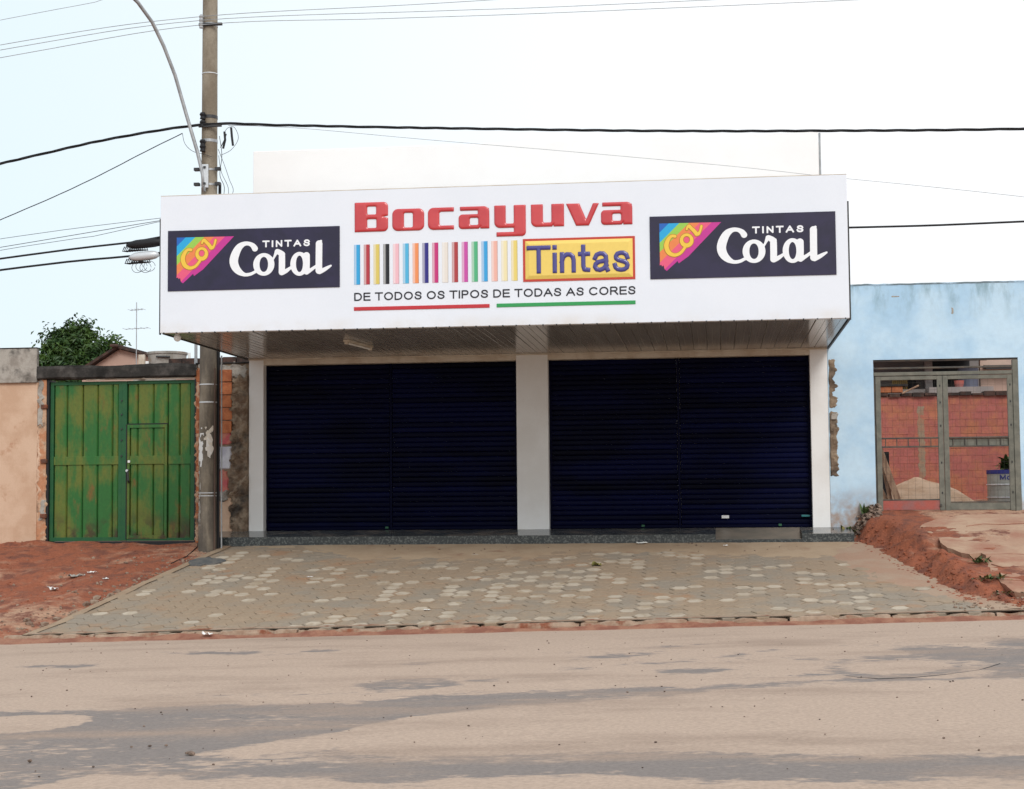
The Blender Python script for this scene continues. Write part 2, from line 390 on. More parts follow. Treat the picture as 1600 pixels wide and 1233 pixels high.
# ------------------------------------------------------------------ road: dusty asphalt, bare asphalt showing in worn bands
rx = np.concatenate([np.geomspace(14, 280, 10)[::-1]*-1, np.arange(-12, 8.01, .05), np.geomspace(10, 280, 10)])
ry = np.concatenate([[-60, -40, -28, -22], np.arange(-19, -5.93, .05), [-5.92]])
RX, RY = np.meshgrid(rx, ry)
wob = .10*(vfbm(RX, RY, .9, 4, 31)-.5) + .05*(vfbm(RX, RY, 3.5, 3, 33)-.5)
def curve(px, X): 
    p = np.array(px); o = np.argsort(p[:, 0]); return np.interp(X, p[o, 0], p[o, 1])
up1 = curve([(-9, -12.6), (-5.29, -13.03), (-4.54, -13.06), (-4.0, -12.85), (-3.5, -12.78), (-2.7, -12.78), (-2.35, -12.35), (-1.85, -12.25), (-1.15, -12.35), (-.66, -12.18), (-.2, -12.28), (.02, -12.04), (.46, -11.88), (.9, -11.80), (1.5, -11.98), (2.0, -11.9), (2.5, -11.3), (7, -9.8)], RX)
lo1 = curve([(-9, -17), (-3.9, -17), (-3.2, -15.6), (-2.85, -15.1), (-2.5, -14.6), (-2.3, -14.17), (-2.08, -13.8), (-1.8, -13.66), (-1.45, -13.4), (-1.07, -13.25), (-.7, -13.0), (-.35, -12.95), (.02, -12.55), (.44, -12.44), (.96, -12.25), (1.8, -12.16), (2.4, -12.2), (7, -11.6)], RX)
band = np.minimum(up1-RY, RY-lo1) + wob*2.2
up2 = curve([(-9, -14.6), (-4.55, -14.8), (-3.55, -15.14), (-2.89, -15.5), (-2.3, -15.36), (-1.8, -15.58), (-1.2, -15.55), (-.6, -15.47), (.07, -15.67), (.8, -15.83), (1.6, -15.87), (7, -16.4)], RX)
lo2 = up2 - .75 - .5*vfbm(RX, RX*0, .6, 2, 5)
band2 = np.minimum(up2-RY, RY-lo2) + wob*2.2
def blob(cx, cy, ax, ay, rot=0.0):
    c, s = math.cos(rot), math.sin(rot); dx = RX-cx; dy = RY-cy
    ay = ay*1.7
    return np.minimum((1 - np.sqrt(((dx*c+dy*s)/ax)**2 + ((-dx*s+dy*c)/ay)**2))*min(ax, ay)*1.2, .22) + wob*1.6
m_ = np.maximum(band, band2)
for b in ((-2.5, -11.6, .48, .34, .25), (-2.0, -11.42, .45, .13, .1), (-5.3, -8.08, .6, .12, -.2), (-5.0, -8.2, .3, .16, -.2), (-4.45, -8.46, .3, .10, -.1), (-4.15, -8.2, .2, .14, .6),
          (-4.05, -12.22, .35, .07, -.1), (-3.2, -12.26, .4, .06, 0), (-6.4, -9.3, .3, .11, 0), (-6.75, -9.25, .2, .08, 0), (-2.8, -9.8, .16, .12, 0),
          (-.2, -11.05, .40, .18, -.2), (.12, -9.7, .3, .1, .9), (.5, -9.25, .25, .1, .6), (-.9, -9.4, .5, .16, .5), (-.4, -10.2, .5, .12, .4), (-1.2, -10.6, .4, .1, .3), (.2, -10.3, .4, .07, .2),
          (.75, -10.2, .35, .12, -.8), (1.05, -10.45, .22, .2, 0), (1.55, -10.2, .5, .13, .1), (2.1, -10.4, .35, .22, -.5), (2.6, -10.0, .5, .6, .8), (2.4, -11.3, .35, .3, .6), (3.4, -9.3, .9, .6, .6), (.7, -11.62, .35, .12, .2),
          (-1.6, -9.0, .15, .06, 0), (-.5, -8.6, .2, .06, .5), (-.2, -8.4, .12, .05, 0), (1.3, -8.9, .2, .06, 0)):
    m_ = np.maximum(m_, blob(*b))
pale1 = np.minimum.reduce([blob(-5.0, -13.85, .55, .32, .1), np.full(RX.shape, .2)])       # dust island inside the band, lower left
m_ = np.where(pale1 > 0, np.minimum(m_, -pale1), m_)
def ring_(cx, cy, ax, ay, w, rot=0.0):
    c, s = math.cos(rot), math.sin(rot); dx = RX-cx; dy = RY-cy
    q = np.sqrt(((dx*c+dy*s)/ax)**2 + ((-dx*s+dy*c)/ay)**2) - 1
    return w - np.abs(q)*min(ax, ay) + wob*1.3, -q*min(ax, ay)
for rg in ((1.46, -11.12, .50, .72, .13, -.25), (.53, -10.95, .42, .85, .05, -.1)):
    edge_, ins_ = ring_(*rg)
    m_ = np.maximum(m_, edge_)
    m_ = np.where(ins_ > .10, np.minimum(m_, -.10 + wob), m_)
m_ = np.maximum(m_, blob(2.45, -10.3, .55, 1.0, .5))
ruts = .07*(vfbm(RX*.18, RY*2.4, 1.0, 3, 44)-.5)
dust = .66 - 1.25*np.clip(m_+.06, -.10, .27) + ruts
dust = dust + .16*sstep(.35, .75, vfbm(RX*.6, RY*1.4, 1.4, 4, 51))*(m_ > 0)
RZ = zroad(RX) + .012*(vfbm(RX, RY, .7, 3, 61)-.5) - .004*np.clip(m_*6, 0, 1)
me = gridmesh(np.stack([RX, RY, RZ], -1).reshape(-1, 3), len(rx), len(ry), 'road')
me.attributes.new('dust', 'FLOAT', 'POINT').data.foreach_set('value', dust.ravel().astype(np.float32))
tag(obj('road', me, m_road, smooth=True), kind='structure')

# crack in the asphalt and crumbs on the road
bm = bmesh.new()
pts = [(1.0, -11.75), (1.1, -11.9), (1.23, -12.0), (1.49, -11.97), (1.77, -11.79), (2.07, -11.5), (2.32, -11.0)]
for a, b in zip(pts[:-1], pts[1:]):
    za = zroad(a[0])+.001; zb = zroad(b[0])+.001
    tube(bm, [(a[0], a[1], za), ((a[0]+b[0])/2+.01, (a[1]+b[1])/2+.015, (za+zb)/2), (b[0], b[1], zb)], .0032, 5)
tag(obj('road_crack', bm, m_far_dark), kind='stuff')

def lump(bm, x, y, z, r, fl=.6, seed=None):
    b = bmesh.new(); bmesh.ops.create_icosphere(b, subdivisions=1, radius=r)
    for v in b.verts:
        v.co *= rnd.uniform(.7, 1.25); v.co.z *= fl
        v.co += Vector((x, y, z))
    merge(bm, b)
bm = bmesh.new()
for _ in range(420):
    x = rnd.uniform(-9, 4); y = rnd.uniform(-16.4, -6.2)
    lump(bm, x, y, float(zroad(x))+.004, rnd.choice([.003, .004, .005, .007, .010]))
for x, y, r in ((-3.17, -15.5, .028), (-3.20, -15.48, .018), (-3.55, -15.15, .016), (-3.45, -15.13, .013), (-3.66, -15.18, .012), (-4.1, -15.7, .018)):
    lump(bm, x, y, float(zroad(x))+.01, r)
tag(obj('road_grit', bm, m_rubble), kind='stuff')

# ------------------------------------------------------------------ paver ramp
pave = thing('pavement', None, None, (-3, -3, .7)); del pave['label'], pave['category']
pave['kind'] = 'structure'
def sheet(name, fx, fy, nx, ny, zf, m, parent=None, kind=None):
    u, v = np.meshgrid(np.linspace(0, 1, nx), np.linspace(0, 1, ny))
    X = fx(u, v); Y = fy(u, v)*np.ones_like(u); Z = zf(X, Y)
    me = gridmesh(np.stack([X, Y, Z], -1).reshape(-1, 3), nx, ny, name)
    o = obj(name, me, m, parent, smooth=True)
    if kind: o['kind'] = kind
    return o
yy = lambda u, v: KERB_Y + .002 + v*(STEP_Y-KERB_Y-.002)
sheet('paver_bed', lambda u, v: edgeL(yy(u, v)) + u*(edgeR(yy(u, v))+.15-edgeL(yy(u, v))), yy, 160, 80, lambda X, Y: zramp(X, Y) - .010 + .010*np.exp(-(Y-KERB_Y)/.12) + .006*(vfbm(X, Y, 5, 3, 70)-.5), m_joint, pave)

HEX_S = .132
def hexmesh(name, m):
    bm = bmesh.new()
    r0 = HEX_S - .003
    ring = lambda r, z: [bm.verts.new((r*math.cos(k*math.pi/3), r*math.sin(k*math.pi/3), z)) for k in range(6)]
    a = ring(r0, -.05); b = ring(r0, -.004); c = ring(r0-.008, 0)
    for p, q in ((a, b), (b, c)):
        for k in range(6): bm.faces.new((p[k], p[(k+1) % 6], q[(k+1) % 6], q[k]))
    me = bpy.data.meshes.new(name)
    if m is m_tile_pale:
        d = [bm.verts.new((r0*.80*math.cos(k*math.pi/3), r0*.80*math.sin(k*math.pi/3), .0008)) for k in range(6)]
        for k in range(6): bm.faces.new((c[k], c[(k+1) % 6], d[(k+1) % 6], d[k]))
        f = bm.faces.new(d); f.material_index = 1
        bm.to_mesh(me); bm.free(); me.materials.append(m_tile_dust); me.materials.append(m); return me
    bm.faces.new(c)
    bm.to_mesh(me); bm.free(); me.materials.append(m); return me
hex_dust = hexmesh('paver_dusty', m_tile_dust); hex_pale = hexmesh('paver_pale', m_tile_pale)
tiles = []
cp = HEX_S*1.5; rp = HEX_S*math.sqrt(3)
for i in range(60):
    for j in range(26):
        x = -8.6 + i*cp; y = KERB_Y + .10 + j*rp + (rp/2 if i % 2 else 0)
        if y > STEP_Y - .05 or x < edgeL(y) + .17 or x > edgeR(y) + .05: continue
        tiles.append((x, y))
tiles.sort(key=lambda t: (t[0]**2 + (t[1]+25.3)**2))
rest = bmesh.new()
rb = {id(hex_dust): bmesh.new(), id(hex_pale): bmesh.new()}
for n, (x, y) in enumerate(tiles):
    clump = float(vfbm(np.array([x*1.0]), np.array([y*.7]), .9, 3, 90)[0])
    pr_ = .30 + 1.0*(clump-.5)
    if x > .9: pr_ *= max(.2, 1 - (x-.9)/1.5)
    if y > -1.5: pr_ *= .5
    if x < -7.2: pr_ *= .45
    me = hex_pale if rnd.random() < pr_ else hex_dust
    z = float(zramp(x, y)) + rnd.gauss(0, .003)
    e = .02
    nx = -(float(zramp(x+e, y))-float(zramp(x-e, y)))/(2*e); ny = -(float(zramp(x, min(y+e, STEP_Y)))-float(zramp(x, y-e)))/(2*e)
    nrm = Vector((nx + rnd.gauss(0, .010), ny + rnd.gauss(0, .010), 1)).normalized()
    q = Vector((0, 0, 1)).rotation_difference(nrm)
    M4 = Matrix.Translation((x, y, z)) @ q.to_matrix().to_4x4() @ Matrix.Rotation(rnd.gauss(0, .01), 4, 'Z')
    if n < 298:
        o = bpy.data.objects.new('paver', me); COL.objects.link(o)
        o.parent = pave; o.matrix_parent_inverse = Matrix.Translation(-Vector(pave.location)); o.matrix_basis = M4
    else:
        b = bmesh.new(); b.from_mesh(me); b.transform(M4)
        merge(rb[id(me)], b)
tag(obj('paver_field', rb[id(hex_dust)], m_tile_dust, pave), kind='stuff')
tag(obj('pale_paver_field', rb[id(hex_pale)], [m_tile_dust, m_tile_pale], pave), kind='stuff')

sheet('kerb_bedding', lambda u, v: -8.35 + u*11.85, lambda u, v: KERB_Y + .02 + v*(.10+.03*vnoise(u*60, u*0, 1, 3)), 420, 5, lambda X, Y: zramp(X, Y) + .004 + .008*(vfbm(X, Y, 7, 3, 145)-.5) - .03*np.clip((Y-KERB_Y-.10)/.03, 0, 1), m_kerb, pave)
# sand drifted over the top of the ramp, dust fading out over the tiles
def zdrift(X, Y):
    w = .90 + .55*(vfbm(X, Y*.3, .9, 3, 101)-.5) + .14*np.sin(X*1.1) - .75*sstep(-5.0, -6.4, X)
    d = (w - (STEP_Y - Y))
    return zramp(X, Y) + np.clip(.002 + .035*d, -.02, .007) + .008*(vfbm(X, Y, 7, 3, 104)-.5)
yd = lambda u, v: STEP_Y - .002 - v*1.9
sheet('sand_drift', lambda u, v: -7.0 + u*(edgeR(yd(u, v))+.1+7.0), yd, 300, 70, zdrift, m_drift, kind='stuff')
def zdust(X, Y):
    d = X - (edgeR(Y) - .75 - .75*(vfbm(X*.5, Y, 1.0, 3, 111)-.5)*2)
    return zramp(X, Y) - .022 + np.clip(.05*d, 0, .033) + .008*(vfbm(X, Y, 8, 3, 113)-.5)
yr = lambda u, v: KERB_Y + .08 + v*(STEP_Y-KERB_Y-.1)
sheet('red_dust', lambda u, v: edgeR(yr(u, v)) - 1.6 + u*1.78, yr, 90, 160, zdust, m_reddust, kind='stuff')

# concrete edging strip along the left of the ramp
def zedge(X, Y): return zramp(X, Y) + .002 + .012*(vfbm(X, Y, 6, 3, 120)-.5)
sheet('edge_strip', lambda u, v: edgeL(yy(u, v)) - .03 + u*(.15+.06*(vfbm(yy(u, v)*1.0, u*0, 2, 2, 125)-.5)) , yy, 8, 130, lambda X, Y: zedge(X, Y) - .05*(np.arange(8)[None, :] == 0), m_edge, kind='structure')
# torn concrete apron seam in front of the green gate
bm = bmesh.new()
pts = [(-8.05, -.10), (-7.86, -.75), (-7.83, -1.1), (-7.80, -1.45), (-7.88, -1.9)]
tube(bm, [(x, y, float(zground(x, y))+.006) for x, y in pts], .009, 5)
tag(obj('soil_crack', bm, m_far_dark), kind='stuff')

# kerb stones
kerb = thing('kerb', None, None, (-3, KERB_Y, .2)); del kerb['label'], kerb['category']; kerb['kind'] = 'structure'
x = -13.4
joints = [-12.3, -11.0, -9.8, -8.6, -7.45, -6.2, -4.95, -3.87, -2.78, -1.6, -.35, .8, 1.95, 3.1, 4.3, 5.5, 6.7]
for a, b in zip(joints[:-1], joints[1:]):
    nx, ns = 34, 9
    prof = [(.0, -.16), (.0, -.03), (.008, .0), (.035, .008), (.10, .006), (.14, .0), (.17, -.01), (.18, -.03), (.18, -.12)]
    xs = np.linspace(a+.012, b-.012, nx)
    co = []
    drop = rnd.uniform(0, .014); chips = [(rnd.uniform(a, b), rnd.uniform(.03, .12), rnd.uniform(.01, .045)) for _ in range(4)]
    for (py, pz) in prof:
        for xx in xs:
            wear = sum(d*math.exp(-((xx-c)/w)**2) for c, w, d in chips) if pz > -.05 else 0
            endw = .018*math.exp(-min(xx-a, b-xx)/.03) if pz > -.05 else 0
            nn = noise.noise(Vector((xx*6, py*20, pz*20)))*.012 + noise.noise(Vector((xx*19, py*40, 3)))*.006
            co.append((xx, KERB_Y - .115 + py + nn - (0 if py > .05 else -wear*.7), float(zkerb(xx)) + pz - drop - wear*(.9 if py < .12 else .3) - endw + nn*.7))
    me = gridmesh(np.array(co), nx, ns, 'kerb_stone')
    bm = bmesh.new(); bm.from_mesh(me); bpy.data.meshes.remove(me)
    ends = [e for e in bm.edges if e.is_boundary and all(abs(v.co.x-a) < .04 for v in e.verts)], [e for e in bm.edges if e.is_boundary and all(abs(v.co.x-b) < .04 for v in e.verts)]
    for es in ends:
        vs = sorted({v for e in es for v in e.verts}, key=lambda v: v.index)
        try: bm.faces.new(vs)
        except Exception: pass
    bmesh.ops.recalc_face_normals(bm, faces=bm.faces[:])
    obj('kerb_stone', bm, m_kerb, kerb, smooth=False)
def zgut(X, Y):
    d = (Y + 6.20 - .10*(vfbm(X, X*0, 1.4, 3, 131)-.5)*2)
    return zroad(X) - .006 + np.clip(.28*d, -.02, .06)*(.5+1.0*vfbm(X, Y, 3, 3, 133)) + .012*(vfbm(X, Y, 9, 3, 135)-.5)
sheet('gutter_dirt', lambda u, v: -12 + u*19, lambda u, v: -6.34 + v*.36, 420, 14, zgut, m_reddirt, kind='stuff')

# ------------------------------------------------------------------ the shop
XL, XR = -7.27, 1.694
P1, P2a, P2b, P3 = -7.035, -3.035, -2.545, 1.432
FZ, TZ, SOF = 1.267, 3.868, 3.965
OV = -4.15
shop = thing('paint_shop', 'white two bay shop with navy roller shutters under a deep canopy', 'shop', ((XL+XR)/2, 0, FZ))
for a, b in ((XL, P1), (P2a, P2b), (P3, XR)):
    bm = boxbm(a, b, 0, .42, FZ-.03, SOF+.02, bev=.006)
    obj('pillar', bm, m_white_paint, shop)
bm = boxbm(P1-.003, P2a+.003, .004, .40, TZ, SOF+.02, bev=.004); box(bm, P2b-.003, P3+.003, .004, .40, TZ, SOF+.02, bev=.004)
obj('lintel', bm, m_soffit_trim, shop)
obj('upper_wall', boxbm(-7.214, 1.63, .02, .22, SOF+.16, 7.28, bev=.008), m_upper, shop)
obj('corner_pipe', tubebm([(1.652, .03, 4.2), (1.652, .03, 7.26)], .016), m_galv, shop)
bm = boxbm(XL+.01, XL+.2, .425, 12, .9, 7.2); box(bm, XR-.2, XR-.01, .425, 12, .9, 7.2); box(bm, XL+.01, XR-.01, 11.8, 11.99, .9, 7.2); box(bm, XL+.2, XR-.2, .3, 11.8, 7.0, 7.15)
box(bm, XL+.2, XR-.2, .6, .7, 1.0, 7.0)
obj('side_wall', bm, m_upper, shop)
# stepped granite threshold
NX0, NX1 = -.02, 1.235
step_poly = [(.5, .85), (.5, FZ), (0, FZ), (STEP_Y, 1.186), (STEP_Y, .85)]
for a, b in ((-7.72, NX0), (NX1, 1.98)):
    bm = prism(bmesh.new(), step_poly, 'x', a, b)
    o = obj('granite_step', bm, [m_granite, m_granite_front], shop)
    for p in o.data.polygons:
        if p.normal.y < -.5 or abs(p.normal.x) > .5: p.material_index = 1
bm = prism(bmesh.new(), [(.5, .84), (.5, FZ-.001), (0, FZ-.001), (STEP_Y+.012, 1.108), (STEP_Y+.012, .84)], 'x', NX0+.001, NX1-.001)
o = obj('granite_ramp', bm, [m_granite_dusty, m_granite_front], shop)
for p in o.data.polygons:
    if p.normal.y < -.5: p.material_index = 1
# canopy: roof slab, side channels and a lining of pvc planks
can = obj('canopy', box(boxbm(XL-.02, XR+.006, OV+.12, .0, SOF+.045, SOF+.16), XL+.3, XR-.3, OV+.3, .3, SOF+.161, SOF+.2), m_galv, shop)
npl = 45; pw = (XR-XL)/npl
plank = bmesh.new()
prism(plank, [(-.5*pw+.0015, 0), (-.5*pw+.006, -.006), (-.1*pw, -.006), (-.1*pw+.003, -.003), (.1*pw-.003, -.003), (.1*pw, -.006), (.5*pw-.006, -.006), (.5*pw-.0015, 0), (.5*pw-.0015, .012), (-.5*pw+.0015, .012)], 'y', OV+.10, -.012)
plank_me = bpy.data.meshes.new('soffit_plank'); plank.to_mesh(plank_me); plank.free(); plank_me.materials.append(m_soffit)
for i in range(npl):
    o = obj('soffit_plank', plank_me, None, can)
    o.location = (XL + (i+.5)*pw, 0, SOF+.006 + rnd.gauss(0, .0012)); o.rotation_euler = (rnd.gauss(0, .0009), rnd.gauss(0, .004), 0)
obj('edge_channel', boxbm(XL-.03, XL-.002, OV+.12, -.01, SOF-.012, SOF+.04), m_dark_metal, can)
obj('edge_channel', boxbm(XR+.008, XR+.036, OV+.12, -.01, SOF-.012, SOF+.04), m_dark_metal, can)
bm = boxbm(XL+.002, XR-.002, -.055, -.013, SOF-.022, SOF+.001, bev=.004)
obj('wall_moulding', bm, m_soffit_trim, can)
# roller shutters
NS = 33; sh = (TZ-FZ-.05)/NS
def slatmesh(w):
    bm = bmesh.new()
    prof = [(.0, .0), (-.007, .006), (-.012, .22*sh), (-.0135, .5*sh), (-.012, .78*sh), (-.006, sh-.008), (.0, sh-.002), (.012, sh-.002), (.012, .0)]
    prism(bm, prof, 'x', 0, w)
    me = bpy.data.meshes.new('slat'); bm.to_mesh(me); bm.free(); me.materials.append(m_shutter); return me
mid1 = (P1+P2a)/2; mid2 = (P2b+P3)/2
SY = .18
for a, b in ((P1, mid1), (mid1, P2a), (P2b, mid2), (mid2, P3)):
    s = obj('roller_shutter', boxbm(a+.02, b-.02, SY-.03, SY+.012, FZ+.004, FZ+.05, bev=.006), m_shutter_rail, shop)
    me = slatmesh(b-a-.05)
    for k in range(NS):
        o = obj('slat', me, None, s)
        o.location = (a+.025, SY + rnd.gauss(0, .0025), FZ+.05+k*sh); o.rotation_euler = (rnd.gauss(0, .022), 0, 0)
for x in (P1+.02, mid1, P2a-.02, P2b+.02, mid2, P3-.02):
    obj('guide_rail', boxbm(x-.018, x+.018, SY-.024, SY+.03, FZ+.002, TZ, bev=.004), m_shutter_rail, shop)
obj('shutter_label', boxbm(.075, .185, SY-.036, SY-.033, 1.41, 1.455), m_litter, shop)
obj('shutter_latch', boxbm(1.27, 1.40, SY-.046, SY-.020, 1.425, 1.455, bev=.004), flat('teal_latch', (.02, .16, .17), .4), shop)
for x in (-6.1+.0, -5.95, -1.05, 1.02-.05):
    pass
for x in (-5.10, -1.12, .95):
    obj('padlock', boxbm(x-.025, x+.025, SY-.05, SY-.02, FZ+.02, FZ+.055, bev=.005), flat('green_lock', (.02, .10, .05), .5), shop)
# fluorescent batten under the canopy
lf = thing('batten_light', 'small unlit white batten light on the canopy ceiling left of centre', 'lamp', (-5.15, -2.2, SOF))
Mrot = Matrix.Translation((-5.02, -2.25, SOF)) @ Matrix.Rotation(math.radians(82), 4, 'Z')
bm = boxbm(-.50, .50, -.045, .045, -.03, -.002, bev=.005); bm.transform(Mrot); obj('housing', bm, m_soffit_trim, lf)
bm = tubebm([(-.46, 0, -.048), (.46, 0, -.048)], .013); bm.transform(Mrot); obj('tube', bm, m_litter, lf)
bm = boxbm(-.50, -.47, -.025, .025, -.066, -.031); box(bm, .47, .50, -.025, .025, -.066, -.031); bm.transform(Mrot); obj('tube_holder', bm, m_soffit_trim, lf)
lf2 = thing('security_lamp', 'small white globe lamp under the front left canopy corner', 'lamp', (-7.15, -3.9, SOF))
bm = bmesh.new(); bmesh.ops.create_uvsphere(bm, u_segments=14, v_segments=8, radius=.05); bm.transform(Matrix.Translation((-7.12, -3.95, SOF-.055))); obj('globe', bm, m_litter, lf2, smooth=True)
obj('base', tubebm([(-7.12, -3.95, SOF-.02), (-7.12, -3.95, SOF+.003)], .03), m_litter, lf2)

# ------------------------------------------------------------------ sign lettering: outlines worked out as distance fields
def capsule(X, Z, a, b):
    ax, az, ra = a; bx, bz, rb_ = b
    dx, dz = bx-ax, bz-az; L2 = dx*dx+dz*dz+1e-9
    t = np.clip(((X-ax)*dx+(Z-az)*dz)/L2, 0, 1)
    return np.hypot(X-ax-t*dx, Z-az-t*dz) - (ra+(rb_-ra)*t)
def strokes(X, Z, D):
    d = np.full(X.shape, 9.0)
    for s in D:
        for a, b in zip(s[:-1], s[1:]): d = np.minimum(d, capsule(X, Z, a, b))
    return d
def cut_strokes(X, Z, D):
    d = np.full(X.shape, 9.0)
    for s in D:
        s = [tuple(p) for p in s]; closed = math.hypot(s[0][0]-s[-1][0], s[0][1]-s[-1][1]) < 1e-6
        def ext(a, b):
            L_ = math.hypot(b[0]-a[0], b[1]-a[1]) + 1e-9; e = ((a[0]-b[0])/L_, (a[1]-b[1])/L_)
            return (a[0]+e[0]*a[2], a[1]+e[1]*a[2], a[2]), e
        if not closed:
            p0, e0 = ext(s[0], s[1]); p1_, e1 = ext(s[-1], s[-2]); s = [p0]+s[1:-1]+[p1_]
        n = len(s)-1
        for i in range(n):
            a, b = s[i], s[i+1]; q = capsule(X, Z, a, b)
            if not closed and i == 0: q = np.maximum(q, (X-p0[0])*e0[0]+(Z-p0[1])*e0[1])
            if not closed and i == n-1: q = np.maximum(q, (X-p1_[0])*e1[0]+(Z-p1_[1])*e1[1])
            d = np.minimum(d, q)
    return d
def rbox(X, Z, x0, x1, z0, z1, r=(0, 0, 0, 0)):
    """radii: bottom-left, bottom-right, top-right, top-left"""
    cx, cz = (x0+x1)/2, (z0+z1)/2; hx, hz = (x1-x0)/2, (z1-z0)/2
    px, pz = X-cx, Z-cz
    R = np.where(px < 0, np.where(pz < 0, r[0], r[3]), np.where(pz < 0, r[1], r[2]))
    qx = np.abs(px)-hx+R; qz = np.abs(pz)-hz+R
    return np.minimum(np.maximum(qx, qz), 0) + np.hypot(np.maximum(qx, 0), np.maximum(qz, 0)) - R
def polyd(X, Z, P):
    d = np.full(X.shape, 9.0); s = np.ones(X.shape)
    n = len(P)
    for i in range(n):
        a = P[i]; b = P[i-1]
        ex, ez = b[0]-a[0], b[1]-a[1]; wx, wz = X-a[0], Z-a[1]
        t = np.clip((wx*ex+wz*ez)/(ex*ex+ez*ez), 0, 1)
        d = np.minimum(d, np.hypot(wx-ex*t, wz-ez*t))
        c1 = Z >= a[1]; c2 = Z < b[1]; c3 = ex*wz > ez*wx
        flip = (c1 & c2 & c3) | (~c1 & ~c2 & ~c3)
        s = np.where(flip, -s, s)
    return s*d
def field_mesh(name, f, x0, x1, z0, z1, cell, depth, bevel=0.0, hmax=0.0):
    """solid plate bounded by f = 0, front towards -y with an optional rounded shoulder"""
    nx = int((x1-x0)/cell)+2; nz = int((z1-z0)/cell)+2
    xs = x0+np.arange(nx)*cell; zs = z0+np.arange(nz)*cell
    X, Z = np.meshgrid(xs, zs); D = f(X, Z)
    def relief(d):
        if not bevel: return depth
        t = min(max(-d/bevel, 0), 1); return depth + hmax*math.sqrt(max(0, 1-(1-t)**2))
    bm = bmesh.new(); cache = {}
    def node(j, i):
        k = (j, i)
        if k not in cache: cache[k] = bm.verts.new((xs[i], -relief(D[j, i]), zs[j]))
        return cache[k]
    def cross(j0, i0, j1, i1):
        k = (min((j0, i0), (j1, i1)), max((j0, i0), (j1, i1)), 'e')
        if k not in cache:
            a, b = D[j0, i0], D[j1, i1]; t = a/(a-b)
            cache[k] = bm.verts.new((xs[i0]+(xs[i1]-xs[i0])*t, -relief(0), zs[j0]+(zs[j1]-zs[j0])*t))
        return cache[k]
    ins = D < 0
    any_ = ins[:-1, :-1] | ins[1:, :-1] | ins[:-1, 1:] | ins[1:, 1:]
    for j, i in zip(*np.nonzero(any_)):
        cs = ((j, i), (j, i+1), (j+1, i+1), (j+1, i)); poly = []
        for q in range(4):
            a, b = cs[q], cs[(q+1) % 4]
            if ins[a]: poly.append(node(*a))
            if ins[a] != ins[b]: poly.append(cross(*a, *b))
        if len(poly) >= 3:
            try: bm.faces.new(poly)
            except ValueError: pass
    if not bevel:
        bmesh.ops.dissolve_limit(bm, angle_limit=.03, verts=bm.verts[:], edges=bm.edges[:])
    be = [e for e in bm.edges if e.is_boundary]
    r = bmesh.ops.extrude_edge_only(bm, edges=be)
    for g in r['geom']:
        if isinstance(g, bmesh.types.BMVert): g.co.y = 0.0
    bmesh.ops.recalc_face_normals(bm, faces=bm.faces[:])
    me = bpy.data.meshes.new(name); bm.to_mesh(me); bm.free(); return me

# plain grotesque lettering built from strokes, cap height 1
def arcp(cx, cz, rx_, rz_, a0, a1, n=14):
    return [(cx+rx_*math.cos(math.radians(a0+(a1-a0)*k/n)), cz+rz_*math.sin(math.radians(a0+(a1-a0)*k/n))) for k in range(n+1)]
_S = [(.71, .70), (.66, .84), (.52, .925), (.38, .935), (.21, .89), (.13, .77), (.14, .66), (.23, .58), (.38, .53), (.54, .485), (.67, .41), (.72, .30), (.68, .17), (.55, .085), (.39, .065), (.22, .10), (.11, .19), (.075, .31)]
h_ = .065
GLY = {
 'D': (.86, [[(h_, h_), (h_, 1-h_), (.38, 1-h_)] + arcp(.38, .5, .415, .435, 88, -88) + [(.38, h_), (h_, h_)]]),
 'E': (.74, [[(.70, 1-h_), (h_, 1-h_), (h_, h_), (.72, h_)], [(h_, .52), (.66, .52)]]),
 'T': (.80, [[(.02, 1-h_), (.78, 1-h_)], [(.40, 1-h_), (.40, h_)]]),
 'O': (1.0, [arcp(.5, .5, .43, .435, 0, 360, 28)]),
 'S': (.79, [_S]),
 'I': (.14, [[(.07, h_), (.07, 1-h_)]]),
 'P': (.76, [[(h_, h_), (h_, 1-h_), (.46, 1-h_)] + arcp(.46, .70, .23, .235, 88, -88) + [(.46, .465), (h_, .465)]]),
 'R': (.84, [[(h_, h_), (h_, 1-h_), (.50, 1-h_)] + arcp(.50, .705, .23, .23, 88, -88) + [(.50, .475), (h_, .475)], [(.46, .475), (.80, h_)]]),
 'A': (.90, [[(.03, h_), (.45, 1-h_), (.87, h_)], [(.18, .36), (.72, .36)]]),
 'C': (.93, [arcp(.50, .5, .43, .435, 42, 318, 24)]),
 'N': (.80, [[(h_, h_), (h_, 1-h_), (.735, h_), (.735, 1-h_)]]),
 'M': (.92, [[(h_, h_), (h_, 1-h_), (.46, .12), (.855, 1-h_), (.855, h_)]]),
 'i': (.13, [[(h_, h_), (h_, .66)], [(h_, .93), (h_, .94)]]),
 'n': (.58, [[(h_, h_), (h_, .67)], [(h_, .42), (.12, .58), (.25, .665), (.39, .655), (.48, .575), (.51, .44), (.51, h_)]]),
 't': (.36, [[(.15, .93), (.15, .22), (.19, .09), (.33, .075)], [(.03, .665), (.33, .665)]]),
 'a': (.64, [[(.09, .50), (.15, .62), (.28, .67), (.41, .655), (.50, .57), (.51, .45), (.51, .16), (.56, .06)], [(.51, .42), (.38, .385), (.22, .355), (.11, .28), (.085, .18), (.15, .085), (.28, .06), (.41, .11), (.51, .22)]]),
 's': (.58, [[(x*.74, z*.72) for x, z in _S]]),
 'o': (.68, [arcp(.34, .365, .275, .30, 0, 360, 20)]),
 'b': (.66, [[(h_, h_), (h_, 1-h_)], arcp(.33, .365, .265, .30, 0, 360, 20)]),
}
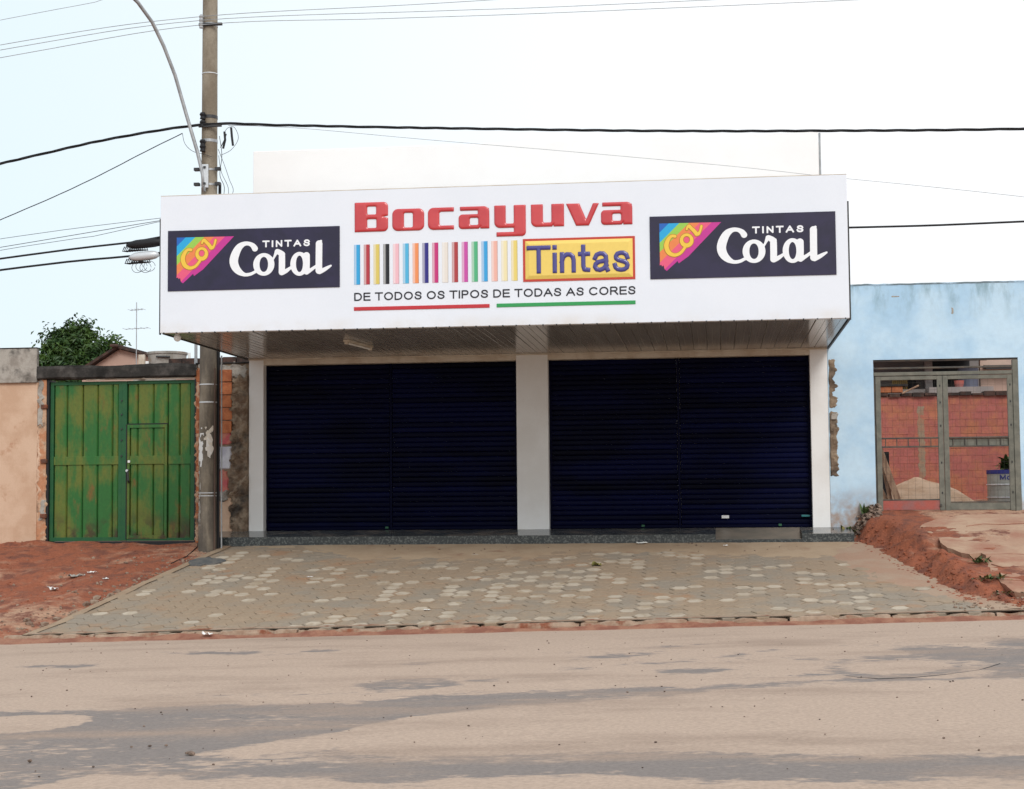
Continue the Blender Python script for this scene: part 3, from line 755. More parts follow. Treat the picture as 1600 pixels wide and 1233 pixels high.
def letters(body, width, h, thick=.13, gap=.17, space=.34, depth=.003, bevel=0.0, hmax=0.0, cell=None):
    """list of (mesh, x offset) for the characters, fitted to a width and cap height; letters face -y"""
    adv = []; x = 0
    for ch in body:
        if ch == ' ': x += space-gap; continue
        adv.append((ch, x)); x += GLY[ch][0]+gap
    sx = width/(x-gap); out = []; done = {}
    for ch, x in adv:
        if ch not in done:
            w, st = GLY[ch]; c = cell or h*.04; r = thick*h/2
            st2 = [[(a*sx, b*h, r) for a, b in s] for s in st]
            done[ch] = field_mesh('letter', lambda X, Z: cut_strokes(X, Z, st2), -.12*h, w*sx+.16*h, -.12*h, h*1.12, c, depth, bevel, hmax)
        out.append((done[ch], x*sx))
    return out

SY0 = OV           # front face of the fascia
sign = thing('shop_sign', 'long white fascia sign with red name lettering, colour bars and two dark logo panels', 'sign', (-2.8, SY0, SOF))
SL, SR, SB, ST = -7.292, 1.706, SOF-.006, 5.788
bm = boxbm(SL, SR, SY0, SY0+.115, SB, ST, bev=.004)
obj('fascia', bm, m_fascia, sign)
bm = bmesh.new()
for k in range(52):
    x = SL+.05+k*(SR-SL-.1)/51
    box(bm, x-.008, x+.008, SY0-.006, SY0+.02, SB-.010, SB+.006)
tag(obj('rivet_row', bm, m_dark_metal, sign), kind='stuff')
obj('edge_trim', boxbm(SL-.017, SL-.002, SY0+.01, SY0+.05, SB-.02, 5.49), m_dark_metal, sign)
obj('edge_trim', boxbm(SR+.002, SR+.020, SY0+.01, SY0+.05, SB-.02, 5.45), m_dark_metal, sign)
obj('top_flashing', boxbm(SL, SR, SY0+.002, SY0+.12, ST+.001, ST+.010), m_soffit_trim, sign)

m_red = mat('glossy_red_letter', (.50, .022, .030), (.56, .035, .04), s=3, fine=.03, rough=.22, bump=0, spec=.6, coat=.6)
BX, BZ = -4.660, 5.232
def letter_a(X, Z, o):
    X = X-o
    d = np.minimum.reduce([rbox(X, Z, .018, .40, .240, .293, (0, 0, .07, 0)), rbox(X, Z, .252, .405, 0, .293, (0, 0, .075, 0)), rbox(X, Z, 0, .33, 0, .192, (.05, 0, 0, .05))])
    d = np.maximum(d, -rbox(X, Z, .148, .258, .050, .144, (.02,)*4))
    d = np.maximum(d, -rbox(X, Z, -.1, .253, .193, .239, (0, .02, .02, 0)))
    return np.maximum(d, -capsule(X, Z, (.272, -.012, .010), (.286, .026, .002)))
def red_letters(X, Z):
    B = rbox(X, Z, .005, .452, 0, .390, (.004, .062, .062, .004))
    B = np.maximum(B, -rbox(X, Z, .175, .292, .229, .333, (.015,)*4)); B = np.maximum(B, -rbox(X, Z, .175, .295, .050, .166, (.015,)*4))
    B = np.maximum(B, -capsule(X, Z, (.49, .193, .022), (.385, .193, .002)))
    o = np.maximum(rbox(X, Z, .507, .932, 0, .290, (.075,)*4), -rbox(X, Z, .664, .780, .043, .236, (.02,)*4))
    c = np.maximum(rbox(X, Z, .980, 1.325, 0, .292, (.075, .0, .0, .075)), -rbox(X, Z, 1.134, 1.5, .054, .236, (.025, 0, 0, .025)))
    a = letter_a(X, Z, 1.386)
    y = np.maximum(rbox(X, Z, 1.855, 2.268, 0, .295, (.075, 0, 0, 0)), -rbox(X, Z, 2.006, 2.110, .055, .5, (.018, .018, 0, 0)))
    y = np.minimum(y, rbox(X, Z, 2.110, 2.268, -.113, .295, (0, .055, 0, 0))); y = np.minimum(y, rbox(X, Z, 1.882, 2.2, -.113, -.055))
    y = np.maximum(y, -rbox(X, Z, 1.7, 2.108, -.054, -.001, (0, .02, .02, 0)))
    u = np.maximum(rbox(X, Z, 2.335, 2.766, 0, .294, (.075, 0, 0, 0)), -rbox(X, Z, 2.492, 2.600, .055, .5, (.018, .018, 0, 0)))
    u = np.maximum(u, -capsule(X, Z, (2.615, -.012, .010), (2.628, .026, .002)))
    v = polyd(X, Z, [(2.792, .292), (2.965, .290), (3.052, .080), (3.141, .289), (3.221, .289), (3.087, 0), (2.920, 0)])
    return [B, o, c, a, y, u, v, letter_a(X, Z, 3.243)]
for k, (xa, xb) in enumerate(((-.01, .48), (.49, .95), (.96, 1.35), (1.37, 1.82), (1.83, 2.30), (2.31, 2.79), (2.77, 3.24), (3.22, 3.70))):
    me = field_mesh('red_letter', lambda X, Z: red_letters(X, Z)[k], xa, xb, -.135, .41, .0085, .004, .036, .013)
    me.materials.append(m_red)
    o = obj('red_letter', me, None, sign, smooth=True); o.location = (BX, SY0-.001, BZ)
    for p in o.data.polygons:
        if abs(p.normal.y) < .05: p.use_smooth = False
# colour bars
bar_cols = [(.03, .34, .66), (.42, .035, .05), (.66, .52, .12), (.012, .013, .018), (.80, .46, .52), (.08, .42, .68), (.80, .27, .10), (.025, .022, .21), (.53, .03, .18), (.74, .68, .62), (.40, .045, .05), (.55, .075, .36), (.08, .42, .20), (.04, .34, .68), (.80, .43, .36), (.80, .70, .42), (.76, .60, .17)]
def bar_print(c):
    """ink of a colour bar as printed: each bar is printed pale on its left, deep on its right"""
    m = bpy.data.materials.new('bar_ink'); m.use_nodes = True; nt = m.node_tree; p = nt.nodes['Principled BSDF']
    p.inputs['Roughness'].default_value = .35; p.inputs['Specular IOR Level'].default_value = .4
    tc = nt.nodes.new('ShaderNodeTexCoord'); sp = nt.nodes.new('ShaderNodeSeparateXYZ'); mr = nt.nodes.new('ShaderNodeMapRange'); cr = nt.nodes.new('ShaderNodeValToRGB')
    mr.inputs['From Max'].default_value = .08
    nt.links.new(tc.outputs['Object'], sp.inputs[0]); nt.links.new(sp.outputs['X'], mr.inputs['Value']); nt.links.new(mr.outputs['Result'], cr.inputs[0]); nt.links.new(cr.outputs[0], p.inputs['Base Color'])
    mixw = lambda w: tuple(v*(1-w)+.80*w for v in c)
    e = cr.color_ramp.elements
    e[0].position = 0; e[0].color = (*mixw(.25), 1); e[1].position = 1; e[1].color = (*[v*.55 for v in c], 1)
    for pos, cc in ((.22, mixw(.55)), (.48, c), (.86, c)):
        k = e.new(pos); k.color = (*cc, 1)
    return m
bar_me0 = boxbm(0, .08, -.004, 0, 0, .527, bev=.0015)
for k, c in enumerate(bar_cols):
    me = bpy.data.meshes.new('colour_bar'); bar_me0.to_mesh(me)
    o = obj('colour_bar', me, bar_print(c), sign); o.location = (-4.663+k*.1298, SY0-.0005, 4.538)
bar_me0.free()
# yellow name box
nb = obj('name_box', boxbm(-2.433, -.985, SY0-.008, SY0-.0005, 4.520, 5.078), flat('red_border', (.50, .05, .03), .4), sign)
bm = bmesh.new(); q = .030
fr = [(-2.433+q, 4.520+q), (-.985-q, 4.520+q), (-.985-q, 5.078-q), (-2.433+q, 5.078-q)]
f2 = [(-2.433+q+.05, 4.520+q+.045), (-.985-q-.05, 4.520+q+.045), (-.985-q-.05, 5.078-q-.045), (-2.433+q+.05, 5.078-q-.045)]
a = [bm.verts.new((x, SY0-.0085, z)) for x, z in fr]; b = [bm.verts.new((x, SY0-.026, z)) for x, z in f2]
for i in range(4): bm.faces.new((a[i], a[(i+1) % 4], b[(i+1) % 4], b[i]))
bm.faces.new(b); bmesh.ops.recalc_face_normals(bm, faces=bm.faces[:])
obj('yellow_face', bm, flat('yellow_print', (.80, .58, .13), .35, .45, .2), nb)
m_purple = flat('purple_print', (.050, .042, .22), .25, .6, .4)
for me, dx in letters('Tintas', 1.296, .352, .165, .15, depth=.002, bevel=.026, hmax=.014, cell=.0075):
    if not me.materials: me.materials.append(m_purple)
    o = obj('purple_letter', me, None, nb, smooth=True); o.location = (-2.362+dx, SY0-.0265, 4.626)
m_blackprint = flat('black_print', (.018, .018, .025), .4)
for me, dx in letters('DE TODOS OS TIPOS DE TODAS AS CORES', 3.675, .103, .180, .19, .60):
    if not me.materials: me.materials.append(m_blackprint)
    o = obj('black_letter', me, None, sign); o.location = (-4.662+dx, SY0-.0005, 4.326)
obj('red_underline', boxbm(-4.667, -2.875, SY0-.008, SY0-.0005, 4.195, 4.243, bev=.003), flat('red_print', (.50, .03, .04), .3), sign)
obj('green_underline', boxbm(-2.783, -.987, SY0-.008, SY0-.0005, 4.197, 4.245, bev=.003), flat('green_print', (.03, .30, .085), .3), sign)

# dark logo panels with white script word and a rainbow flash
W1 = [[(1.191, 0.538, 0.0395), (1.164, 0.576, 0.0334), (1.114, 0.604, 0.0258), (1.05, 0.606, 0.0289), (0.981, 0.566, 0.0441), (0.931, 0.485, 0.0547), (0.904, 0.389, 0.0578), (0.921, 0.306, 0.0547), (0.974, 0.238, 0.0426), (1.051, 0.195, 0.0243), (1.127, 0.199, 0.0213), (1.187, 0.225, 0.0198), (1.233, 0.25, 0.0198)],
      [(1.43, 0.379, 0.0122), (1.457, 0.429, 0.0152), (1.483, 0.482, 0.0258), (1.494, 0.494, 0.0304), (1.533, 0.472, 0.0365), (1.566, 0.453, 0.0334)],
      [(1.557, 0.426, 0.0426), (1.557, 0.304, 0.0426), (1.554, 0.215, 0.041)], [(1.559, 0.208, 0.0334), (1.612, 0.229, 0.0274), (1.665, 0.264, 0.0198), (1.71, 0.288, 0.0182)],
      [(1.887, 0.426, 0.0456), (1.887, 0.311, 0.0456), (1.885, 0.219, 0.0426)], [(1.891, 0.207, 0.0334), (1.951, 0.238, 0.0228), (2.019, 0.285, 0.0182)],
      [(2.057, 0.579, 0.0441), (2.055, 0.395, 0.0441), (2.054, 0.223, 0.0441)], [(2.064, 0.209, 0.0334), (2.117, 0.23, 0.0274), (2.17, 0.259, 0.0213), (2.215, 0.284, 0.0122)], [(2.083, 0.614, 0.0152), (2.035, 0.586, 0.0213)]]
def ringpts(cx, cz, rx_, rz_, r0, r1, pw_=0, n=28):
    return [(cx+rx_*math.cos(t), cz+rz_*math.sin(t), r0+r1*(math.cos(t)**2 if pw_ == 0 else math.sin(t))) for t in [2*math.pi*k/n for k in range(n+1)]]
W1 += [ringpts(1.3115, .324, .1005, .125, .0251, .0175), ringpts(1.793, .319, .085, .134, .0243, .0137)]
W2 = [[(0.319, 0.544, 0.0198), (0.273, 0.545, 0.0182), (0.231, 0.497, 0.0243), (0.209, 0.422, 0.0289), (0.237, 0.339, 0.0274), (0.306, 0.301, 0.0213), (0.381, 0.323, 0.0182), (0.436, 0.385, 0.0167), (0.457, 0.42, 0.0137)],
      ringpts(.4665, .490, .0645, .069, .0213, -.0045, 1), [(0.470, 0.628, 0.0120), (0.480, 0.655, 0.0150), (0.500, 0.672, 0.0190), (0.524, 0.646, 0.0205), (0.561, 0.608, 0.0228), (0.595, 0.563, 0.0228)], [(0.590, 0.563, 0.0208), (0.616, 0.566, 0.0190), (0.640, 0.605, 0.0140), (0.656, 0.665, 0.0150)]]
def smooth(s, k=5):
    out = []
    for i in range(len(s)-1):
        p0, p1_, p2_, p3_ = [np.array(s[min(max(i+d, 0), len(s)-1)]) for d in (-1, 0, 1, 2)]
        for q in range(k):
            t = q/k; out.append(tuple(.5*((2*p1_)+(-p0+p2_)*t+(2*p0-5*p1_+4*p2_-p3_)*t*t+(-p0+3*p1_-3*p2_+p3_)*t**3)))
    return out+[s[-1]]
W1 = [smooth(s) for s in W1]; W2 = [smooth(s) for s in W2]
m_script = flat('white_script', (.82, .83, .86), .4)
m_yscript = flat('yellow_script', (.80, .52, .06), .4)
m_yline = flat('ochre_outline', (.42, .20, .03), .4)
m_panel = mat('dark_navy_panel', (.018, .016, .040), (.024, .020, .055), s=3, fine=.05, rough=.4, bump=0, spec=.4)
script_me = field_mesh('script_lettering', lambda X, Z: strokes(X, Z, W1), .82, 2.26, .13, .68, .0075, .003); script_me.materials.append(m_script)
cor_me = field_mesh('yellow_script', lambda X, Z: strokes(X, Z, W2), .15, .70, .25, .72, .006, .003); cor_me.materials.append(m_yscript)
cor2_me = field_mesh('script_outline', lambda X, Z: strokes(X, Z, W2)-.008, .15, .70, .25, .72, .006, .002); cor2_me.materials.append(m_yline)
tin = letters('TINTAS', .628, .080, .26, .42, cell=.005)
for me, _x in tin:
    if not me.materials: me.materials.append(m_script)
stripe_cols = [(.015, .12, .46), (.02, .36, .66), (.30, .55, .08), (.76, .22, .07), (.74, .10, .20), (.52, .035, .27)]
cuts = [-.01, .085, .178, .265, .360, .465, .70]
tl = np.array((.123, .714)); tr = np.array((.905, .710))
edge_poly = [(.123, .714), (.905, .710), (.485, .280), (.363, .194), (.348, .224), (.21, .10), (.182, .123), (.171, .173), (.152, .159), (.141, .181), (.121, .174), (.125, .222)]
nn_ = np.array((.700, -.714)); nn_ /= np.linalg.norm(nn_)
def clip(poly, n, c, keep_greater):
    out = []
    for i in range(len(poly)):
        a = np.array(poly[i]); b = np.array(poly[(i+1) % len(poly)])
        da = (a-tl)@n - c; db = (b-tl)@n - c
        if not keep_greater: da, db = -da, -db
        if da >= 0: out.append(tuple(a))
        if da*db < 0: out.append(tuple(a+(b-a)*da/(da-db)))
    return out
stripe_me = []
for k, c in enumerate(stripe_cols):
    pl = clip(clip(edge_poly, nn_, cuts[k], True), nn_, cuts[k+1], False)
    bm = bmesh.new()
    f = bm.faces.new([bm.verts.new((x, -.0015, z)) for x, z in pl]); bmesh.ops.recalc_face_normals(bm, faces=[f])
    if f.normal.y > 0: f.normal_flip()
    bmesh.ops.triangulate(bm, faces=bm.faces[:])
    be = [e for e in bm.edges if e.is_boundary]
    for g in bmesh.ops.extrude_edge_only(bm, edges=be)['geom']:
        if isinstance(g, bmesh.types.BMVert): g.co.y = 0
    me = bpy.data.meshes.new('rainbow_stripe'); bm.to_mesh(me); bm.free(); me.materials.append(flat('stripe_print', c, .4)); stripe_me.append(me)
for x0, x1 in ((-7.187, -4.854), (-.793, 1.555)):
    p = obj('logo_panel', boxbm(x0, x1, SY0-.012, SY0-.0005, 4.512, 5.321, bev=.003), m_panel, sign)
    yy0 = SY0-.0123; sx = (x1-x0)/2.333
    for nm, me, dx, dz, dy in [('rainbow_stripe', s_, 0, 0, 0) for s_ in stripe_me] + [('script_outline', cor2_me, 0, 0, -.0015), ('yellow_script', cor_me, 0, 0, -.0035), ('script_word', script_me, 0, 0, 0)] + [('small_letter', me_, (1.301+x_)*sx, .556, 0) for me_, x_ in tin]:
        o = obj(nm, me, None, p); o.location = (x0+dx, yy0+dy, 4.513+dz); o.scale = (sx, 1, 1)

# ------------------------------------------------------------------ utility pole
PX, PY = -7.645, -.92
pole = thing('utility_pole', 'tall weathered concrete utility pole rising behind the left end of the sign', 'utility pole', (PX, PY, .95))
pz = np.linspace(.85, 9.9, 60)
bm = bmesh.new()
pts = [(PX + .012*(z-.9)/8, PY, z) for z in pz]
tube(bm, pts, [.139 - .0030*(z-.85) for z in pz], 24)
obj('shaft', bm, m_concrete_pole, pole, smooth=True)
def band(z, h, m, r_add=.005, name='steel_band', zz=None):
    r = .139-.0030*(z-.85)+r_add
    obj(name, tube(bmesh.new(), [(PX+.012*(z-.9)/8, PY, z-h/2), (PX+.012*(z-.9)/8, PY, z+h/2)], r, 24), m, pole)
for z, h in ((3.505, .018), (3.235, .022), (1.862, .012), (1.818, .012)): band(z, h, m_bandw)
band(8.30, .012, m_bandw); band(7.62, .05, m_dark_metal); band(7.25, .045, m_galv); band(6.80, .03, m_galv); band(6.57, .03, m_galv); band(9.06, .05, m_galv)
# torn paper stuck on the shaft
def pole_patch(name, th0, th1, z0, z1, m, seed, r_add=.004):
    nx, nz = 22, 34; co = []
    for j in range(nz):
        for i in range(nx):
            th = th0+(th1-th0)*i/(nx-1); z = z0+(z1-z0)*j/(nz-1)
            r = .139-.0030*(z-.85)+r_add + .003*noise.noise(Vector((th*4, z*9, seed)))
            co.append((PX+.012*(z-.9)/8+r*math.cos(th), PY+r*math.sin(th), z))
    me = gridmesh(np.array(co), nx, nz, name); bm = bmesh.new(); bm.from_mesh(me); bpy.data.meshes.remove(me)
    kill = []
    for f in bm.faces:
        c = f.calc_center_median(); th = math.atan2(c.y-PY, c.x-PX)
        ee = min((th-th0)/(th1-th0), (th1-th)/(th1-th0), (c.z-z0)/(z1-z0), (z1-c.z)/(z1-z0))
        if noise.noise(Vector((th*2.2, c.z*14, seed+4)))*.75 + ee*1.5 < .28: kill.append(f)
    bmesh.ops.delete(bm, geom=kill, context='FACES')
    obj(name, bm, m, pole, smooth=True)
pole_patch('torn_poster', -2.95, -1.75, 2.15, 2.85, m_litter, 3.0)
pole_patch('torn_poster', -1.75, -.55, 2.35, 2.95, m_paper, 9.0)
pole_patch('torn_poster', -2.7, -2.1, 1.2, 2.1, m_grey_plaster, 15.0)
# conduits strapped to the right of the shaft
obj('conduit', tubebm([(-7.485, PY+.02, .93), (-7.489, PY+.02, 4.12), (-7.485, PY+.05, 6.6)], .024, 10), m_black, pole)
obj('conduit', tubebm([(-7.444, PY+.05, .93), (-7.450, PY+.05, 3.95)], .013, 10), m_galv, pole)
obj('conduit', tubebm([(-7.515, PY-.075, .95), (-7.518, PY-.075, 3.75)], .013, 8), mat('brown_pipe', (.10, .06, .045), fine=.2, rough=.6, bump=0), pole)
# street lamp arm, curving away over the street
arm = obj('lamp_arm', tubebm([(-7.66, -1.10, 6.44), (-7.685, -1.10, 6.70), (-7.76, -1.13, 7.05), (-7.915, -1.2, 7.62), (-8.06, -1.3, 8.2), (-8.19, -1.45, 8.62), (-8.30, -1.65, 8.93), (-8.42, -1.95, 9.15), (-8.60, -2.5, 9.35), (-8.8, -3.1, 9.45)], .028, 12), m_galv, pole, smooth=True)
obj('clamp_plate', boxbm(-7.70, -7.60, -1.115, -1.07, 6.50, 6.86, bev=.006), m_bandw, arm)
bm = bmesh.new()
for z in (6.57, 6.80):
    for x in (-7.80, -7.47): box(bm, x-.04, x+.04, -1.06, -.98, z-.022, z+.022)
for z in (6.56, 6.81): box(bm, -7.668, -7.632, -1.135, -1.11, z-.016, z+.016)
obj('clamp_bolt', bm, m_dark_metal, pole)
# bracket and insulators carrying the power cable and the top wires
for z in (7.62, 7.50, 7.20, 7.12):
    bm = tubebm([(-7.70, -1.06, z+.05), (-7.70, -1.06, z+.02), (-7.70, -1.06, z-.01), (-7.70, -1.06, z-.05)], [.035, .05, .035, .045], 10)
    obj('insulator', bm, m_black, pole)
obj('bracket', boxbm(-7.76, -7.40, -1.09, -1.05, 7.44, 7.48, bev=.004), m_dark_metal, pole)
for z in (9.16, 9.10, 9.03):
    obj('insulator', tubebm([(-7.73, -1.05, z+.04), (-7.73, -1.05, z+.01), (-7.73, -1.05, z-.02), (-7.73, -1.05, z-.04)], [.02, .04, .03, .035], 10), m_galv, pole)
obj('bracket', boxbm(-7.77, -7.40, -1.07, -1.03, 9.02, 9.06, bev=.004), m_dark_metal, pole)
for x, z0, z1, t in ((-7.355, 7.36, 7.10, -.02), (-7.25, 7.42, 7.14, .03)):
    obj('fuse_holder', tubebm([(x, -1.07, z0), (x+.012, -1.07, (z0+z1)/2), (x+t, -1.07, z1)], .018, 8), m_black, pole)
bm = bmesh.new()
def loop(pts, r=.005):
    n = 24; P = [Vector(p) for p in pts]; out = []
    for i in range(len(P)-1):
        p0 = P[max(i-1, 0)]; p1 = P[i]; p2 = P[i+1]; p3 = P[min(i+2, len(P)-1)]
        for k in range(6):
            t = k/6
            out.append(.5*((2*p1)+(-p0+p2)*t+(2*p0-5*p1+4*p2-p3)*t*t+(-p0+3*p1-3*p2+p3)*t**3))
    out.append(P[-1]); tube(bm, out, r, 5)
loop([(-7.44, -1.05, 7.3), (-7.40, -1.05, 7.0), (-7.43, -1.05, 6.7), (-7.36, -1.05, 6.5), (-7.40, -1.05, 6.2)])
loop([(-7.46, -1.05, 7.1), (-7.36, -1.05, 6.85), (-7.28, -1.05, 6.62), (-7.22, -1.05, 6.45), (-7.30, -1.05, 6.30), (-7.42, -1.05, 6.2)], .004)
loop([(-7.45, -1.05, 7.0), (-7.41, -1.05, 6.75), (-7.30, -1.05, 6.5), (-7.30, -1.05, 6.3), (-7.27, -1.05, 6.1)], .004)
loop([(-7.36, -1.06, 7.35), (-7.30, -1.06, 7.42), (-7.20, -1.06, 7.42), (-7.14, -1.06, 7.25), (-7.25, -1.06, 7.08), (-7.42, -1.06, 7.0)], .004)
loop([(-8.02, -1.06, 7.36), (-7.98, -1.06, 7.2), (-7.86, -1.06, 7.08), (-7.70, -1.06, 7.03), (-7.55, -1.06, 6.98)], .004)
loop([(-7.42, -1.05, 7.12), (-7.36, -1.05, 7.24), (-7.33, -1.05, 7.33)], .008)
tag(obj('loose_wires', bm, m_dark_metal, pole), kind='stuff')

# ------------------------------------------------------------------ cables
def wire(label, pts, r, name='cable', twist=False, m=None, group=None):
    P = [Vector(p) for p in pts]; out = []
    for i in range(len(P)-1):
        p0 = P[max(i-1, 0)]; p1 = P[i]; p2 = P[i+1]; p3 = P[min(i+2, len(P)-1)]
        n = max(2, int((p2-p1).length/(.09 if twist else .4)))
        for k in range(n):
            t = k/n
            out.append(.5*((2*p1)+(-p0+p2)*t+(2*p0-5*p1+4*p2-p3)*t*t+(-p0+3*p1-3*p2+p3)*t**3))
    out.append(P[-1])
    bm = bmesh.new()
    if twist:
        s = 0
        for a in range(3):
            q = []
            for i, p in enumerate(out):
                th = i*.42 + a*2.094
                q.append(p + Vector((0, math.cos(th), math.sin(th)))*r*.62)
            tube(bm, q, r*.55, 6)
    else:
        tube(bm, out, r, 6)
    return tag(obj(name, bm, m or m_black, smooth=True), label, 'cable', group)
G = 'cables strung along the street'
wire('thick twisted black power cable spanning the street above the sign', [(-18, -1.06, 5.7), (-14, -1.06, 6.40), (-10.57, -1.06, 7.06), (-9.1, -1.06, 7.325), (-7.64, -1.08, 7.48), (-6.48, -1.06, 7.43), (-4.7, -1.06, 7.33), (-1.03, -1.06, 7.145), (1.58, -1.06, 7.05), (4.4, -1.06, 6.975), (9, -1.06, 6.93), (18, -1.06, 7.0)], .020, 'power_cable', True, group=G)
wire('thin twisted service wire slanting steeply down to the left edge from the power cable', [(-8.02, -1.06, 7.36), (-8.6, -1.06, 7.10), (-9.5, -1.06, 6.68), (-10.56, -1.06, 6.25), (-13, -1.06, 5.35), (-16, -1.06, 4.5)], .007, 'service_wire', True, group=G)
wire('highest thin wire, ending out of view above the pole top', [(-16, -1.4, 8.4), (-10.6, -1.4, 9.18), (-9.3, -1.4, 9.36), (-7.6, -1.4, 9.62), (2, -1.4, 9.9), (12, -1.4, 9.7)], .004, 'overhead_wire', m=m_galv, group=G)
for lab, zl, zp, pts in (('second highest thin wire, meeting the pole at its upper bracket', 8.90, 9.16, [(-4, 9.2), (2, 9.3), (12, 9.4)]), ('third highest thin wire, just under the upper bracket wire', 8.82, 9.10, [(-4, 9.08), (-1.9, 9.06), (4, 9.08), (12, 9.2)]), ('lowest of the thin wires at the pole top', 8.70, 9.03, [(-4.9, 9.0), (-1.96, 8.97), (4, 8.97), (12, 9.05)])):
    wire(lab, [(-16, -1.08, zl-.75), (-10.6, -1.08, zl), (-7.73, -1.08, zp)] + [(x, -1.08, z) for x, z in pts], .005, 'overhead_wire', m=m_galv, group=G)
wire('faint drop wire crossing from the pole to the upper right of the white wall', [(-7.3, -1.05, 7.46), (-6.3, -.9, 7.42), (-4.3, -.6, 7.23), (-2.03, -.4, 7.0), (.5, -.2, 6.72), (1.65, -.05, 6.58), (4.5, .5, 6.3), (9, 2, 5.9)], .004, 'drop_wire', m=m_galv, group=G)
wire('thin upper telephone wire running into the sign at the left', [(-16, -1.1, 5.2), (-10.56, -1.1, 5.845), (-8.39, -1.1, 6.05), (-7.6, -1.1, 6.12)], .004, 'telephone_wire', m=m_dark_metal, group=G)
wire('thin telephone wire second from the top beside the sign left edge', [(-16, -1.1, 5.0), (-10.56, -1.1, 5.72), (-8.39, -1.1, 6.01), (-7.6, -1.1, 6.09)], .005, 'telephone_wire', m=m_dark_metal, group=G)
wire('sagging thin telephone wire third from the top beside the sign left edge', [(-16, -1.12, 4.9), (-10.56, -1.12, 5.67), (-9.4, -1.12, 5.80), (-8.39, -1.12, 5.99), (-7.6, -1.12, 6.06)], .004, 'telephone_wire', m=m_dark_metal, group=G)
wire('black telephone cable with the dark splice, reappearing right of the sign', [(-16, -1.05, 4.95), (-10.55, -1.05, 5.545), (-8.84, -1.05, 5.70), (-7.64, -1.08, 5.79), (-3, -1.05, 5.66), (1.98, -1.05, 5.615), (4.36, -1.05, 5.63), (10, -1.05, 5.75), (18, -1.05, 6.0)], .016, 'telephone_cable', group=G)
wire('black telephone cable carrying the pale splice sleeve, left of the sign', [(-16, -1.05, 4.8), (-10.55, -1.05, 5.365), (-8.84, -1.05, 5.49), (-7.64, -1.08, 5.58)], .017, 'telephone_cable', group=G)
def splice(lab, x0, x1, z0, z1, m):
    t = thing('cable_splice', lab, 'cable splice', ((x0+x1)/2, -1.05, z0))
    n = 8; pts = [(x0+(x1-x0)*k/n, -1.05, z0+(z1-z0)*k/n) for k in range(n+1)]
    obj('sleeve', tubebm(pts, [.02, .055, .07, .072, .072, .072, .07, .06, .03], 12), m, t, smooth=True)
    bm = bmesh.new()
    for k in range(9):
        x = x0-.02+k*.03; zz = z0+(z1-z0)*(x-x0)/(x1-x0)
        tube(bm, [(x, -1.07, zz-.02), (x-.03, -1.08, zz-.09), (x+.05+.01*k, -1.07, zz-.10), (x+.10, -1.07, zz-.05)], .010, 5)
    obj('tape_end', bm, m_black, t)
splice('dark cable splice sleeve wrapped in black tape, upper one beside the sign', -8.90, -8.30, 5.655, 5.70, m_black)
splice('pale grey cable splice sleeve with black ends, lower one beside the sign', -8.86, -8.38, 5.465, 5.505, m_bandw)
bm = bmesh.new()
for k in range(4):
    c = Vector((-8.72+.06*k, -1.06, 5.31+.02*(k % 2)))
    tube(bm, [c+Vector((math.cos(t)*.09, .01*k, math.sin(t)*.08)) for t in np.linspace(0, 6.0, 16)], .004, 5)
tag(obj('wire_coil', bm, m_dark_metal), 'small tangle of thin looped wire hanging under the pale splice', 'wire coil')

# ------------------------------------------------------------------ left neighbour: wall, beam and green gate
def rough_plate(name, x0, x1, z0, z1, y, th, m, parent, amp=.02, edge=.05, nx=None, nz=None, seed=0.0, sides=(1, 1, 1, 1)):
    """plaster plate on a wall facing -y, broken outline (left, right, bottom, top) and a lumpy face"""
    nx = nx or max(4, int((x1-x0)/.018)); nz = nz or max(4, int((z1-z0)/.018))
    co = []
    for j in range(nz):
        for i in range(nx):
            u, v = i/(nx-1), j/(nz-1)
            x = x0+(x1-x0)*u; z = z0+(z1-z0)*v
            e = edge
            dx = noise.fractal(Vector((z*9, seed, 1.0)), .8, 2, 5)*e; dz = noise.fractal(Vector((x*9, seed, 7.0)), .8, 2, 5)*e
            x += dx*(sides[1]*u**2 if u > .5 else 0) + dx*1.0*(sides[0]*(1-u)**2 if u < .5 else 0)
            z += dz*(sides[3]*v**4) + dz*(sides[2]*(1-v)**4)
            border = i in (0, nx-1) or j in (0, nz-1)
            yy_ = y if border else y - th - amp*noise.fractal(Vector((x*7, z*7, seed)), 1, 2, 4)
            co.append((x, min(yy_, y-.001) if not border else y+.01, z))
    return obj(name, gridmesh(np.array(co), nx, nz, name), m, parent, smooth=False)

lw = thing('boundary_wall', 'peach painted boundary wall with flaking edge left of the green gate', 'wall', (-12, 0, 1))
obj('wall_body', boxbm(-22, -10.745, 0, .22, .7, 3.66), m_peach, lw)
obj('gate_jamb', box(bmesh.new(), -10.745, -10.60, .012, .30, .7, 3.70), m_flaking, lw)
rough_plate('plaster_flake', -10.75, -10.64, 2.95, 3.69, .012, .012, m_grey_plaster, lw, .012, .05, seed=3.1)
rough_plate('plaster_flake', -10.70, -10.60, 1.45, 1.78, .012, .012, m_grey_plaster, lw, .012, .05, seed=4.1)
rough_plate('plaster_flake', -10.76, -10.70, 1.75, 2.95, .010, .010, m_peach, lw, .010, .06, seed=6.1)
obj('jamb_shadow_strip', boxbm(-10.602, -10.56, .03, .30, 1.0, 3.70), m_far_dark, lw)  # near-black strip standing in for the shadow between jamb and gate leaf
rough_plate('plaster_flake', -10.665, -10.592, 1.08, 2.2, .012, .006, m_flaking, lw, .012, .05, seed=5.1)
pb = thing('concrete_post', 'stained grey concrete post top above the peach wall', 'post', (-11.1, 0, 3.6))
bm = boxbm(-11.75, -10.742, -.05, .05, 3.655, 4.205, bev=.012)
